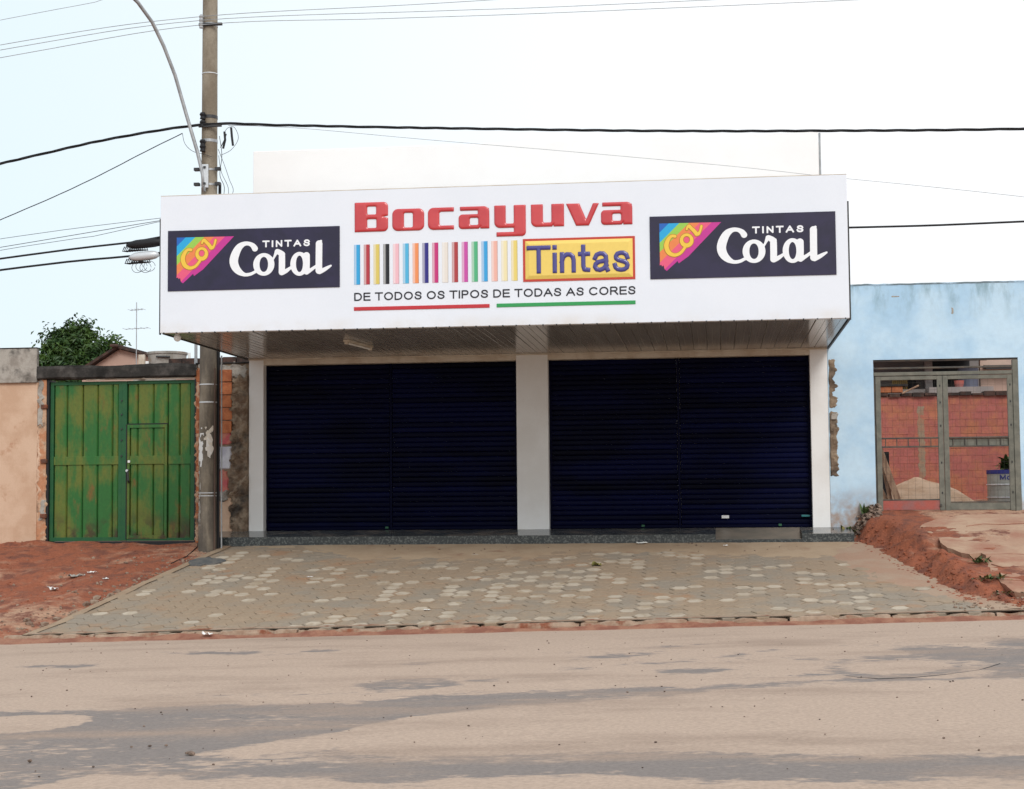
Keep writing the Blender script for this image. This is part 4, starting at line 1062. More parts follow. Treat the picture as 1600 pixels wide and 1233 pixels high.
obj('post_block', bm, m_grey_plaster, pb)
obj('coping', boxbm(-11.76, -10.740, -.055, .055, 4.206, 4.222, bev=.004), m_beam, pb)
# mossy lintel beam
bm = bmesh.new()
nx, nz = 120, 10; prof = [(.18, 3.705), (-.02, 3.705), (-.045, 3.73), (-.045, 3.87), (-.03, 3.915), (.18, 3.92)]
co = []
xs = np.linspace(-10.80, -8.112, nx)
for (y, z) in prof:
    for x in xs:
        n_ = noise.fractal(Vector((x*3, y*5, z*5)), 1, 2, 4)
        co.append((x, y+.012*n_, z + .016*n_ + (.02*noise.noise(Vector((x*1.2, 0, 5))) if z > 3.8 else 0)))
me = gridmesh(np.array(co), nx, len(prof), 'beam')
bm.from_mesh(me); bmesh.ops.recalc_face_normals(bm, faces=bm.faces[:])
tag(obj('concrete_beam', bm, m_beam), 'black mossy concrete beam across the top of the green gate', 'beam')
obj_w = thing('timber_batten', 'long thin pale batten tucked under the mossy beam', 'batten', (-9, .05, 3.69))
obj('batten', boxbm(-9.95, -8.12, .02, .05, 3.681, 3.700), m_soffit_trim, obj_w)

gate = thing('metal_gate', 'green sheet metal double gate with rust stains and a wicket door', 'gate', (-9.38, .1, 1.1))
GY_ = .10
GX0, GX1, GZ0, GZ1 = -10.555, -8.165, 1.125, 3.665
gm = -9.335
def panelmesh(w, h):
    bm = bmesh.new(); d = .020; r = .016
    prof = [(0, 0), (r, -d), (w-r, -d), (w, 0)]
    A = [bm.verts.new((x, y, 0)) for x, y in prof]; B = [bm.verts.new((x, y, h)) for x, y in prof]
    for i in range(3): bm.faces.new((A[i], A[i+1], B[i+1], B[i]))
    C_ = [bm.verts.new((x, .012, z)) for x, z in ((0, 0), (w, 0), (w, h), (0, h))]
    bm.faces.new((A[0], C_[0], C_[3], B[0])); bm.faces.new((A[3], B[3], C_[2], C_[1])); bm.faces.new(C_[::-1]); bm.faces.new((A[0], A[1], A[2], A[3], C_[1], C_[0])); bm.faces.new((B[3], B[2], B[1], B[0], C_[3], C_[2]))
    bmesh.ops.recalc_face_normals(bm, faces=bm.faces[:])
    me = bpy.data.meshes.new('panel'); bm.to_mesh(me); bm.free(); me.materials.append(m_green); return me
def leaf(name, x0, x1, z0, z1, seams, zrows, parent, fw=.055, ymul=0.0, fm=m_green_dark):
    bm = bmesh.new(); y0 = GY_-.022-ymul; y1 = GY_+.040
    box(bm, x0, x0+fw, y0, y1, z0, z1); box(bm, x1-fw, x1, y0, y1, z0, z1)
    box(bm, x0+fw, x1-fw, y0+.002, y1-.002, z0, z0+.06); box(bm, x0+fw, x1-fw, y0+.002, y1-.002, z1-.05, z1)
    lf_ = obj(name, bm, fm, parent)
    for (a, b) in zrows:
        xs_ = [x0+fw]+seams+[x1-fw]
        for p, q in zip(xs_[:-1], xs_[1:]):
            o = obj('panel', panelmesh(q-p-.008, b-a), None, lf_); o.location = (p+.004, GY_+.016+rnd.gauss(0, .002), a); o.rotation_euler = (0, 0, rnd.gauss(0, .006))
    obj('mid_rail', boxbm(x0+fw+.002, x1-fw-.002, y0+.004, GY_+.01, 2.335, 2.470, bev=.006), m_green, lf_)
    return lf_
leaf('gate_leaf', GX0, gm-.035, GZ0, GZ1, [-10.285, -10.025, -9.775, -9.53], [(1.168, 2.336), (2.468, 3.62)], gate)
obj('meeting_stile', boxbm(gm-.033, gm+.05, GY_-.034, GY_+.03, GZ0+.002, GZ1-.002, bev=.006), m_green_dark, gate)
# right leaf: plain panels around the wicket door
bm = bmesh.new(); y0 = GY_-.022; y1 = GY_+.040; fx0 = gm+.052
box(bm, GX1-.075, GX1, y0, y1, GZ0, GZ1); box(bm, fx0, GX1-.075, y0+.002, y1, GZ1-.05, GZ1); box(bm, fx0, GX1-.075, y0+.002, y1, GZ0, GZ0+.045)
lr = obj('gate_leaf', bm, m_green_dark, gate)
for p, q in ((fx0, -9.115), (-9.115, -8.855), (-8.855, -8.62), (-8.62, -8.425), (-8.425, GX1-.075)):
    z_lo = 2.985 if q <= -8.61 else 1.155
    o = obj('panel', panelmesh(q-p-.008, GZ1-.052-z_lo), None, lr); o.location = (p+.004, GY_+.016+rnd.gauss(0, .002), z_lo)
obj('mid_rail', boxbm(-8.60, GX1-.077, GY_-.02, GY_-.012, 2.335, 2.47), m_green, lr)
wick = leaf('wicket_door', fx0+.004, -8.625, 1.155, 2.965, [-9.115, -8.855], [(1.218, 2.336), (2.468, 2.912)], gate, .04, .006, m_green)
obj('door_gap', boxbm(fx0, -8.615, GY_-.012, GY_+.01, 2.967, 2.983), m_far_dark, gate)
obj('door_gap', boxbm(fx0-.012, fx0+.003, GY_-.037, GY_-.02, 1.155, 2.97), m_far_dark, gate)
obj('gate_backing', boxbm(GX0+.01, GX1-.01, GY_+.042, GY_+.05, GZ0, GZ1), m_far_dark, gate)
obj('side_gap_shadow', boxbm(GX1+.002, GX1+.03, .03, .2, 1.0, 3.70), m_far_dark, gate)  # solid black strip painting in the shadow beside the right leaf
obj('lock_plate', boxbm(-9.265, -9.225, GY_-.045, GY_-.028, 2.36, 2.40, bev=.006), m_litter, wick)
obj('handle', tubebm([(-9.25, GY_-.035, 2.25), (-9.25, GY_-.075, 2.22), (-9.24, GY_-.075, 2.08), (-9.24, GY_-.035, 2.05)], .016, 8), m_dark_metal, wick)
obj('knob', tubebm([(-9.27, GY_-.03, 2.235), (-9.27, GY_-.06, 2.235)], .022, 10), m_bandw, wick)
for z in (3.27, 2.40, 1.53):
    obj('hinge', boxbm(-10.68, -10.58, -.02, .06, z-.035, z+.035, bev=.012), mat('rusty_hinge', (.22, .07, .035), (.10, .05, .035), s=12, fine=.2, rough=.9, bump=.3), gate)
for z in (3.35, 3.13, 2.9, 2.72, 2.47):
    obj('bolt_head', tubebm([(gm-.03, GY_-.052, z), (gm-.03, GY_-.033, z)], .014, 6), m_dark_metal, gate)
obj('gate_threshold', boxbm(-10.60, -8.14, .02, .3, 1.0, 1.118), m_far_dark, gate)

# ------------------------------------------------------------------ wall between the gate and the shop: broken render over clay bricks
bw = thing('brick_wall', 'crumbling clay brick wall between the pole and the shop pillar', 'wall', (-7.7, 0, 1))
obj('wall_body', boxbm(-8.13, XL-.004, .015, .22, .7, 3.90), m_mortar, bw)
obj('wall_coping', boxbm(-8.14, XL-.004, -.01, .24, 3.901, 3.925, bev=.006), m_beam, bw)
bm0 = bmesh.new(); box(bm0, 0, .285, 0, .05, 0, .19, bev=.008); brick_me = bpy.data.meshes.new('brick'); bm0.to_mesh(brick_me); bm0.free(); brick_me.materials.append(m_brick)
for r in range(14):
    z = .98 + r*.203
    for k in range(2):
        x = -8.125 + k*.295 + (.0 if r % 2 else -.0)
        if x+.285 > -7.50: continue
        if r < 9 and k == 1: continue
        o = obj('brick', brick_me, None, bw); o.location = (x+rnd.gauss(0, .004), -.012+rnd.gauss(0, .006), z); o.rotation_euler = (rnd.gauss(0, .01), rnd.gauss(0, .008), rnd.gauss(0, .015))
rough_plate('top_mortar', -8.1, -7.30, 3.66, 3.90, .015, .012, m_grey_plaster, bw, .02, .05, seed=21.0)
rough_plate('painted_render', -7.84, -7.545, 2.62, 2.96, .015, .02, m_mural_red, bw, .006, .05, seed=31.0)
rough_plate('painted_render', -7.84, -7.555, 2.235, 2.60, .015, .021, m_mural_white, bw, .006, .04, seed=33.0, sides=(1, 1, 0, 0))
rough_plate('painted_render', -7.84, -7.60, 1.80, 2.23, .015, .02, m_mural_red, bw, .006, .05, seed=35.0)
rough_plate('painted_render', -7.84, -7.56, 1.12, 1.80, .015, .018, m_peach, bw, .008, .06, seed=37.0)
rough_plate('rough_plaster', -7.56, XL-.006, 1.20, 3.70, .015, .035, m_mortar, bw, .05, .10, seed=41.0, sides=(1, 0, 1, 1))
rough_plate('plaster_lump', -7.76, -7.60, 1.72, 1.90, .0, .03, m_grey_plaster, bw, .03, .06, seed=51.0)
rough_plate('brick_sliver', -8.14, -8.05, 1.1, 3.85, .015, .03, m_flaking, bw, .03, .05, seed=53.0)

# ------------------------------------------------------------------ right neighbour: blue wall with an open framed gate
bl = thing('blue_wall', 'pale blue painted wall with stained top around the framed gate', 'wall', (3, 0, 1.4))
m_bl = m_blue
bm = bmesh.new()
box(bm, XR+.004, 2.372, 0, .16, .9, 4.905); box(bm, 2.372, 4.485, 0, .16, 3.768, 4.905); box(bm, 4.485, 14, 0, .16, .9, 4.905)
bmesh.ops.remove_doubles(bm, verts=bm.verts[:], dist=.0005)
obj('wall_body', bm, m_bl, bl)
nx = 260; co = []
xs = np.linspace(XR+.004, 14, nx)
for (y, z) in ((-.004, 4.893), (-.006, 4.912), (.0, 4.918), (.165, 4.914)):
    for x in xs:
        n_ = noise.fractal(Vector((x*5, y, 2)), 1, 2, 4)
        co.append((x, y, z + .012*n_))
obj('worn_top', gridmesh(np.array(co), nx, 4, 'worn_top'), mat('stained_coping', (.17, .22, .25), (.36, .5, .62), s=3, lo=.45, hi=.6, fine=.2, rough=1, bump=.3), bl)
rough_plate('mortar_scar', XR+.006, XR+.12, 3.05, 3.80, .0, .012, m_mortar, bl, .02, .09, seed=61.0, sides=(0, 1, 1, 1))
rough_plate('mortar_scar', XR+.006, XR+.135, 2.02, 3.00, .0, .025, m_mortar, bl, .03, .05, seed=63.0, sides=(0, 1, 1, 1))
rough_plate('mortar_scar', XR+.02, XR+.14, 2.86, 2.98, .0, .045, m_grey_plaster, bl, .02, .05, seed=65.0)
rough_plate('plaster_chip', 2.65, 2.80, 4.70, 4.74, .0, .003, m_grey_plaster, bl, .003, .02, seed=66.0)
rough_plate('plaster_chip', 3.52, 3.58, 4.42, 4.55, .0, .003, m_grey_plaster, bl, .003, .02, seed=67.0)

fg = thing('framed_gate', 'open grey steel framed gate with wire mesh showing the brick yard', 'gate', (3.4, .05, 1.5))
def bar(parent, x0, x1, z0, z1, y0=.02, y1=.07, m=None, name='frame_bar', bev=.004):
    return obj(name, boxbm(x0, x1, y0, y1, z0, z1, bev=bev), m or m_gate_steel, parent)
bar(fg, 2.374, 4.483, 3.742, 3.766, m=m_gate_dark, name='top_rail')
bar(fg, 2.374, 4.483, 3.625, 3.652, .0, .05, m_gate_dark, 'top_rail')
bar(fg, 2.374, 4.483, 3.525, 3.578, .0, .06, m_gate_steel, 'header')
bar(fg, 2.374, 2.395, 1.5, 3.52, name='post', m=m_gate_dark); bar(fg, 4.40, 4.483, 1.47, 3.735, -.01, .07, name='post')
def gleaf(x0, x1, zb, lab, sill, sill_m, band_m):
    bm = bmesh.new(); w = .075
    box(bm, x0, x0+w, .005, .055, zb, 3.515, bev=.004); box(bm, x1-w, x1, .005, .055, zb, 3.515, bev=.004); box(bm, x0+w, x1-w, .01, .05, 3.46, 3.515, bev=.004)
    lf_ = obj('gate_leaf', bm, m_gate_steel, fg)
    bar(lf_, x0+w, x1-w, 2.575, 2.598, .012, .05, m_gate_dark, 'rail'); bar(lf_, x0+w, x1-w, 2.445, 2.468, .012, .05, m_gate_dark, 'rail')
    n = 5; 
    for k in range(n):
        xx = x0+w+(x1-x0-2*w)*(k+.35)/n
        bar(lf_, xx-.006, xx+.006, 2.469, 2.574, .02, .04, m_gate_dark, 'rail_bar', .001)
    if band_m: bar(lf_, x0+w, x1-w, 2.469, 2.574, .041, .046, band_m, 'band_plate', .001)
    obj('kick_plate', boxbm(x0+w, x1-w, .016, .044, zb+.01, sill, bev=.004), sill_m, lf_)
    bar(lf_, x0+w, x1-w, sill+.001, sill+.02, .012, .05, m_gate_dark, 'rail', .002)
    bm = bmesh.new()
    for xx in np.arange(x0+w+.06, x1-w, .105): tube(bm, [(xx, .03, sill), (xx, .03, 3.5)], .0011, 4)
    for zz in np.arange(sill+.08, 3.5, .105): tube(bm, [(x0+w, .033, zz), (x1-w, .033, zz)], .0011, 4)
    tag(obj('wire_mesh', bm, m_gate_dark, lf_), kind='stuff')
    for zz in (1.75, 2.2, 2.75, 3.1, 3.35):
        bar(lf_, x1-.045, x1-.028, zz, zz+.03, .0, .004, m_far_dark, 'bolt_hole', .001)
    return lf_
gleaf(2.398, 3.378, 1.505, 'l', 1.655, m_gate_rust, None)
gleaf(3.385, 4.398, 1.500, 'r', 1.615, m_gate_steel, m_gate_steel)
obj('latch', boxbm(3.30, 3.33, -.01, .0, 1.56, 1.60, bev=.004), m_gate_dark, fg)

# yard behind the gate
YB = 5.5
yw = thing('yard_wall', 'red clay brick wall at the back of the yard behind the framed gate', 'wall', (4.2, YB, 1.6))
obj('wall_body', boxbm(1.9, 9, YB-.012, YB+.2, 1.3, 3.55), m_yard_mortar, yw)
bm0 = bmesh.new(); box(bm0, 0, .178, 0, .04, 0, .127, bev=.003); yb_me = bpy.data.meshes.new('brick'); bm0.to_mesh(yb_me); bm0.free(); yb_me.materials.append(m_yard_brick)
cnt = 0; fill = bmesh.new()
for r in range(14):
    for k in range(38):
        x = 1.92 + k*.185 + (.0925 if r % 2 else 0); z = 1.66 + r*.133
        if x > 8.7: continue
        loc = (x, YB - .017 + rnd.gauss(0, .0012), z)
        if 2.75 < x < 5.65:
            o = obj('brick', yb_me, None, yw); o.location = loc; o.rotation_euler = (rnd.gauss(0, .006), rnd.gauss(0, .006), rnd.gauss(0, .01)); cnt += 1
        else:
            b = bmesh.new(); b.from_mesh(yb_me); b.transform(Matrix.Translation(loc)); merge(fill, b)
tag(obj('brick_field', fill, m_yard_brick, yw), kind='stuff')
rough_plate('mortar_stripe', 3.64, 3.79, 2.05, 3.38, YB-.017, .004, m_stripe, yw, .004, .03, seed=71.0)
bm = bmesh.new()
for k in range(34):
    x = 1.9+k*.21; box(bm, x, x+.19, YB-.09+rnd.gauss(0, .012), YB+.26, 3.55+rnd.gauss(0, .006), 3.61+rnd.gauss(0, .008))
obj('coping_tile', bm, m_roof_dark, yw)
bm = bmesh.new()
for r in range(1):
    for k in range(3): box(bm, 2.86+k*.2, 3.05+k*.2, YB-.01, YB+.16, 3.63, 3.735, bev=.006)
yl = thing('stacked_bricks', 'loose red bricks under a dark slab on top of the yard wall', 'bricks', (3.1, YB, 3.62))
for k in range(3): obj('brick', boxbm(2.80+k*.205, 2.995+k*.205, YB-.02, YB+.17, 3.625, 3.735, bev=.006), m_brick, yl)
bm.free()
obj('cover_slab', boxbm(2.78, 3.50, YB-.05, YB+.22, 3.737, 3.775, bev=.005), m_beam, yl)
ld = tag(obj('stick', tubebm([(3.38, YB-.1, 3.60), (3.68, YB-.12, 3.74)], .018, 6), m_wood), 'pale stick lying slanted on the yard wall coping', 'stick')

# sand heap
def zs(u, v):
    return None
nx, ny = 70, 46
u, v = np.meshgrid(np.linspace(0, 1, nx), np.linspace(0, 1, ny))
X = 2.45+u*2.5; Y = 2.4+v*2.4
r1 = np.hypot((X-3.36)/.98, (Y-3.6)/1.0); r2 = np.hypot((X-4.0)/.75, (Y-3.4)/.8)
Z = 1.56 + .50*np.clip(1-r1, 0, 1)**.85 + .10*np.clip(1-r2, 0, 1) + .05*(vfbm(X, Y, 4, 4, 141)-.5)*np.clip(2.2-2*r1, 0, 1) 
me = gridmesh(np.stack([X, Y, Z-.03*(np.minimum(r1, r2) > 1)], -1).reshape(-1, 3), nx, ny, 'sand_heap')
tag(obj('sand_heap', me, m_sand, smooth=True), 'heap of pale building sand in the yard behind the framed gate', 'sand heap')
# timber leaning inside the gate
for i, (xa, za, xb, zb, w, lab) in enumerate(((2.86, 1.56, 2.56, 2.52, .05, 'darker leaning plank, rightmost of the planks inside the framed gate'), (2.74, 1.55, 2.62, 2.30, .035, 'short narrow leaning plank in the middle of the planks inside the framed gate'), (2.72, 1.55, 2.48, 2.05, .045, 'shortest leaning plank nearest the left gate post'))):
    b = bmesh.new(); box(b, -w, w, -.012, .012, 0, math.hypot(xb-xa, zb-za)*1.02, bev=.004)
    b.transform(Matrix.Translation((xa, 1.25+.1*i, za-.02)) @ Matrix.Rotation(math.atan2(xb-xa, zb-za), 4, 'Y') @ Matrix.Rotation(-.12, 4, 'X'))
    tag(obj('plank', b, m_wood), lab, 'plank', 'planks leaning inside the framed gate')
dk = tag(obj('dark_sheet', boxbm(2.50, 2.80, 2.2, 2.22, 1.55, 2.45, bev=.004), m_black), 'dark sheet standing behind the planks in the yard', 'sheet')
# drum and plant
dr = thing('metal_drum', 'grey metal drum with dark blue rim and lettering in the yard', 'drum', (4.97, 4.0, 1.6))
rr = .30; cx, cy = 4.965, 4.25
def ring(z0, z1, r, m, name, parent): obj(name, tube(bmesh.new(), [(cx, cy, z0), (cx, cy, z1)], r, 32), m, parent, smooth=False)
ring(1.60, 2.10, rr, m_drum, 'drum_body', dr); ring(2.101, 2.17, rr+.008, m_navy, 'rim_band', dr)
for z in (1.69, 1.91): ring(z, z+.018, rr+.014, m_bandw, 'hoop', dr)
tm = bmesh.new()
for me, dx in letters('Mobi', .30, .085, .2, .2):
    b_ = bmesh.new(); b_.from_mesh(me); b_.transform(Matrix.Translation((dx, 0, 0))); merge(tm, b_)
for vv in tm.verts:
    th = (vv.co.x-.13)/rr; rad = rr+.003-vv.co.y
    vv.co = Vector((cx+rad*math.sin(th), cy-rad*math.cos(th), 2.0+vv.co.z))
obj('drum_lettering', tm, m_navy, dr)
def leaf_blade(bm, base, d, L_, w, droop=.4, fold=.15):
    d = d.normalized(); side = d.cross(Vector((0, 0, 1)))
    if side.length < .01: side = Vector((1, 0, 0))
    side.normalize(); prev = None; n = 4
    for k in range(n+1):
        t = k/n; p = base + d*L_*t + Vector((0, 0, -droop*L_*t*t)); ww = w*math.sin(math.pi*(.12+.88*t)**.8)*.5 if k < n else 0.001
        up_ = Vector((0, 0, fold*ww))
        cur = [bm.verts.new(p-side*ww+up_), bm.verts.new(p), bm.verts.new(p+side*ww+up_)]
        if prev:
            bm.faces.new((prev[0], prev[1], cur[1], cur[0])); bm.faces.new((prev[1], prev[2], cur[2], cur[1]))
        prev = cur
def plant(name, label, cat, base, n, L_, w, upness, m, spread=.0, group=None, stem=True, m2=None):
    t = thing(name, label, cat, base, group)
    bm = bmesh.new(); b2 = bmesh.new()
    for k in range(n):
        a = rnd.uniform(0, 6.28); d = Vector((math.cos(a), math.sin(a), upness*rnd.uniform(.4, 1.5)))
        p = Vector(base)+Vector((rnd.gauss(0, spread), rnd.gauss(0, spread), rnd.uniform(0, L_*.6)*(1 if stem else .1)))
        leaf_blade(bm if rnd.random() < .8 or not m2 else b2, p, d, L_*rnd.uniform(.6, 1.15), w*rnd.uniform(.7, 1.2), rnd.uniform(.1, .6))
    obj('foliage', bm, m, t)
    if m2: obj('dry_foliage', b2, m2, t)
    else: b2.free()
    if stem: obj('stem', tubebm([base, (base[0]+.01, base[1], base[2]+L_*.7)], max(.004, w*.08), 6), m_bark, t)
    return t
pt = plant('potted_plant', 'bushy green plant growing out of the grey drum', 'plant', (5.0, 4.22, 2.15), 60, .26, .10, .9, m_leaf, .05, m2=m_leaf_dry)

# houses behind the yard
fh = thing('rear_house', 'shadowy house behind the yard wall with yellow door and grey column', 'house', (5.6, 16, 1.6))
obj('wall', boxbm(3.2, 8.0, 17.6, 17.8, 1.5, 5.6), m_far_wall, fh)
obj('wall', boxbm(6.425, 9.5, 16.0, 16.2, 1.5, 5.35), m_far_pink, fh)
obj('yellow_door', boxbm(4.49, 4.86, 17.52, 17.595, 1.6, 4.80, bev=.01), m_yellow_door, fh)
dn = bmesh.new()
for k in range(7): box(dn, 4.51+k*.048, 4.518+k*.048, 17.505, 17.515, 1.6, 4.79)
obj('door_slat', dn, m_mortar, fh)
obj('column', boxbm(5.11, 5.28, 15.9, 16.1, 1.5, 5.3, bev=.01), m_far_wall, fh)
obj('opening', boxbm(4.90, 5.06, 17.50, 17.59, 4.0, 4.85), m_far_dark, fh); obj('opening', boxbm(5.32, 6.40, 17.50, 17.59, 3.6, 5.3), m_far_dark, fh)
obj('opening', boxbm(3.3, 4.05, 17.50, 17.59, 3.6, 4.7), m_far_dark, fh)
obj('balcony_wall', boxbm(3.2, 5.09, 15.8, 15.9, 1.5, 4.36), m_far_wall, fh)
bm = bmesh.new(); prism(bm, [(15.2, 5.02), (18.5, 5.6), (18.5, 5.72), (15.2, 5.14)], 'x', 2.9, 6.45); obj('roof', bm, m_roof_dark, fh)
obj('fascia_board', boxbm(2.9, 6.45, 15.12, 15.19, 4.98, 5.12), m_far_dark, fh)
bm = bmesh.new(); prism(bm, [(15.6, 4.80), (16.0, 4.84), (16.0, 4.93), (15.6, 4.89)], 'x', 6.5, 9.6); obj('awning', bm, m_far_dark, fh)
tag(obj('red_bucket', tubebm([(5.83, 15.4, 4.362), (5.83, 15.4, 4.44), (5.83, 15.4, 4.52)], [.09, .11, .12], 14), m_gate_rust), 'small red bucket on the ledge above the yard wall', 'bucket')
tag(obj('grey_water_drum', tubebm([(6.12, 15.9, 4.3), (6.12, 15.9, 4.85)], .24, 16), flat('blue_grey_plastic', (.11, .12, .17), .5)), 'blue grey plastic barrel in front of the dark opening of the rear house', 'barrel')
obj('ledge', boxbm(5.10, 6.6, 15.2, 15.85, 1.5, 4.36), m_far_wall, fh)

# ------------------------------------------------------------------ concrete slab and debris on the raised ground at the right
sl = [(2.95, -.95), (2.85, -1.25), (2.95, -1.65), (3.02, -1.9), (3.0, -2.25), (3.05, -2.55), (3.17, -2.80), (3.29, -2.93), (3.44, -2.86), (3.46, -3.1), (3.40, -3.6), (3.38, -4.2), (3.42, -4.62), (3.5, -4.95), (3.62, -5.12), (9, -5.2), (12, -5.2), (12, -.35), (3.6, -.35), (3.2, -.6)]
bm = bmesh.new()
pts2 = []
for i in range(len(sl)):
    a = Vector(sl[i]); b = Vector(sl[(i+1) % len(sl)]); n = max(1, int((b-a).length/.06)) if i < 14 or i > 17 else 6
    for k in range(n):
        p = a.lerp(b, k/n)
        if i < 14 or i > 17: p += Vector((noise.noise(Vector((p.x*7, p.y*7, 1)))*.035, noise.noise(Vector((p.x*7, p.y*7, 9)))*.035))
        pts2.append(p)
top = [bm.verts.new((p.x, p.y, float(zupper(np.float64(p.x), np.float64(p.y)))+.010 + .02*noise.noise(Vector((p.x*3, p.y*3, 2))))) for p in pts2]
bot = [bm.verts.new((p.x+.02, p.y, float(zupper(np.float64(p.x), np.float64(p.y)))-.07)) for p in pts2]
f = bm.faces.new(top)
for i in range(len(top)): bm.faces.new((top[i], bot[i], bot[(i+1) % len(top)], top[(i+1) % len(top)]))
bmesh.ops.recalc_face_normals(bm, faces=bm.faces[:]); bmesh.ops.triangulate(bm, faces=[f])
tag(obj('concrete_slab', bm, m_slab), kind='structure')
bm = bmesh.new()
for pts in ([(3.47, -3.0), (3.8, -2.98), (4.2, -3.05), (4.8, -3.0)], [(3.5, -4.4), (3.75, -4.45), (4.0, -4.38), (4.6, -4.4)], [(3.5, -1.2), (3.75, -1.05), (4.0, -1.1), (4.5, -1.0)], [(3.46, -3.55), (3.62, -3.8), (3.8, -3.95)]):
    tube(bm, [(x, y, float(zupper(np.float64(x), np.float64(y)))+.012) for x, y in pts], .008, 5)
tag(obj('slab_crack', bm, m_reddirt), kind='stuff')
def zg1(x, y): return float(zground(np.array([x]), np.array([y]))[0])
# rubble heap at the foot of the blue wall
bm = bmesh.new()
for _ in range(420):
    x = rnd.uniform(1.72, 2.42); y = -.03-abs(rnd.gauss(0, .16)); h = .10*(1-min(1, abs(x-2.05)/.5))
    lump(bm, x, y, zg1(x, y)+rnd.uniform(0, .12)*max(0, 1+y/.4), rnd.choice([.008, .012, .018, .026, .038]), .7)
tag(obj('rubble_heap', bm, m_rubble), kind='stuff')
bm = bmesh.new()
for _ in range(900):
    y = rnd.uniform(-5.8, -.6); x = float(edgeR(y)) - .12 + abs(rnd.gauss(.1, .32)); lump(bm, x, y, max(zg1(x, y), float(zramp(x, y)) if x < float(edgeR(y)) else -9)+.001, rnd.choice([.006, .008, .010, .013, .018, .028]), .65)
tag(obj('bank_clods', bm, m_earth), kind='stuff')
bm = bmesh.new()
for _ in range(170):
    x = rnd.uniform(2.7, 4.3); y = rnd.uniform(-5.85, -5.2); z = max(zg1(x, y), float(zramp(x, y))); lump(bm, x, y, z+.006, rnd.choice([.006, .01, .014, .02, .03]), .6)
tag(obj('kerb_rubble', bm, m_stone), kind='stuff')
bm = bmesh.new()
for _ in range(300):
    y = rnd.uniform(-5.8, -.4); x = float(edgeL(y)) - abs(rnd.gauss(.02, .16 if rnd.random() < .7 else 1.0)); 
    lump(bm, x, y, zg1(x, y)+.004, rnd.choice([.010, .014, .02, .028]), .7)
for x, y in ((-8.25, -5.35), (-8.42, -5.4), (-8.5, -5.3), (-8.2, -5.1), (-8.05, -4.2), (-8.1, -4.0), (-7.98, -3.8), (-7.95, -3.6), (-8.1, -4.35)):
    lump(bm, x-.1, y, zg1(x-.1, y)+.01, rnd.uniform(.04, .07), .7)
tag(obj('edge_stones', bm, m_stone), kind='stuff')
# a chip of granite and lumps by the threshold
bm = bmesh.new()
for _ in range(26):
    x = rnd.uniform(-5.2, 1.2); y = rnd.uniform(-1.5, -.75); lump(bm, x, y, float(zramp(x, y))+.014, rnd.uniform(.008, .02), .5)
tag(obj('threshold_crumbs', bm, m_rubble), kind='stuff')
bm = bmesh.new()
for _ in range(900):
    y = rnd.uniform(-5.9, -.1); x = float(edgeL(y)) - rnd.uniform(.05, 4.2); lump(bm, x, y, zg1(x, y)+.001, rnd.choice([.004, .006, .008, .011, .016]), .65)
tag(obj('soil_clods', bm, m_earth), kind='stuff')
# weeds
WG = 'weeds on the broken slab edge'
plant('weed', 'upper green weed tuft below the broken slab corner', 'weed', (3.36, -3.45, zg1(3.36, -3.45)), 26, .17, .035, .9, m_leaf, .06, WG, False)
plant('weed', 'lower green and yellow weed tuft on the red bank near the kerb', 'weed', (3.33, -4.35, zg1(3.33, -4.35)), 40, .18, .035, .6, m_leaf, .12, WG, False, m_leaf_dry)
plant('weed', 'sparse low weed tuft at the kerb end of the red bank', 'weed', (3.30, -5.2, zg1(3.3, -5.2)), 22, .11, .028, .5, m_leaf, .13, WG, False, m_leaf_dry)
plant('weed', 'small weed at the slab break beside the dark undercut', 'weed', (3.44, -2.95, zg1(3.44, -2.95)), 14, .10, .03, .6, m_leaf, .05, WG, False)
plant('weed', 'scruffy dark weed in the rubble under the blue wall', 'weed', (1.93, -.14, zg1(1.93, -.14)+.08), 40, .17, .05, 1.2, m_leaf, .08, None, False, m_leaf_dry)
plant('weed', 'upright dark weed against the blue wall beside the gate', 'weed', (2.2, -.10, zg1(2.2, -.1)+.06), 22, .20, .035, 2.2, m_leaf, .025, None, False)
# dark stain patch and litter
bm = bmesh.new(); ring_ = []
for k in range(40):
    a = 2*math.pi*k/40; r = 1+.22*noise.noise(Vector((math.cos(a)*2, math.sin(a)*2, 4)))
    x = -7.36+.27*r*math.cos(a); y = -1.86+.30*r*math.sin(a)*(1 if math.cos(a) < 0 else .7)
    ring_.append(bm.verts.new((x, y, float(zramp(x, y))+.017)))
c = bm.verts.new((-7.36, -1.86, float(zramp(-7.36, -1.86))+.024))
for k in range(40): bm.faces.new((ring_[k], ring_[(k+1) % 40], c))
low = [bm.verts.new(v.co-Vector((0, 0, .04))) for v in ring_]
for k in range(40): bm.faces.new((ring_[k], low[k], low[(k+1) % 40], ring_[(k+1) % 40]))
tag(obj('tar_patch', bm, m_tar), 'dark tar blotch on the pavers near the pole foot', 'tar patch')
def paper(label, x, y, z, w, l, h, m=m_litter, cat='litter', name='paper_scrap', rot=None):
    n = 7; co = []
    rot = rot if rot is not None else rnd.uniform(0, 3); sd = rnd.uniform(0, 50)
    for j in range(n):
        for i in range(n):
            px = (i/(n-1)-.5)*w; py = (j/(n-1)-.5)*l
            q = h*abs(noise.noise(Vector((px*3/w+sd, py*3/l, sd))))*2.2
            co.append((x+px*math.cos(rot)-py*math.sin(rot), y+px*math.sin(rot)+py*math.cos(rot), z+.006+q))
    me = gridmesh(np.array(co), n, n, name); bm = bmesh.new(); bm.from_mesh(me); bpy.data.meshes.remove(me)
    bmesh.ops.solidify(bm, geom=bm.faces[:], thickness=.002)
    tag(obj(name, bm, m), label, cat, 'litter lying about')
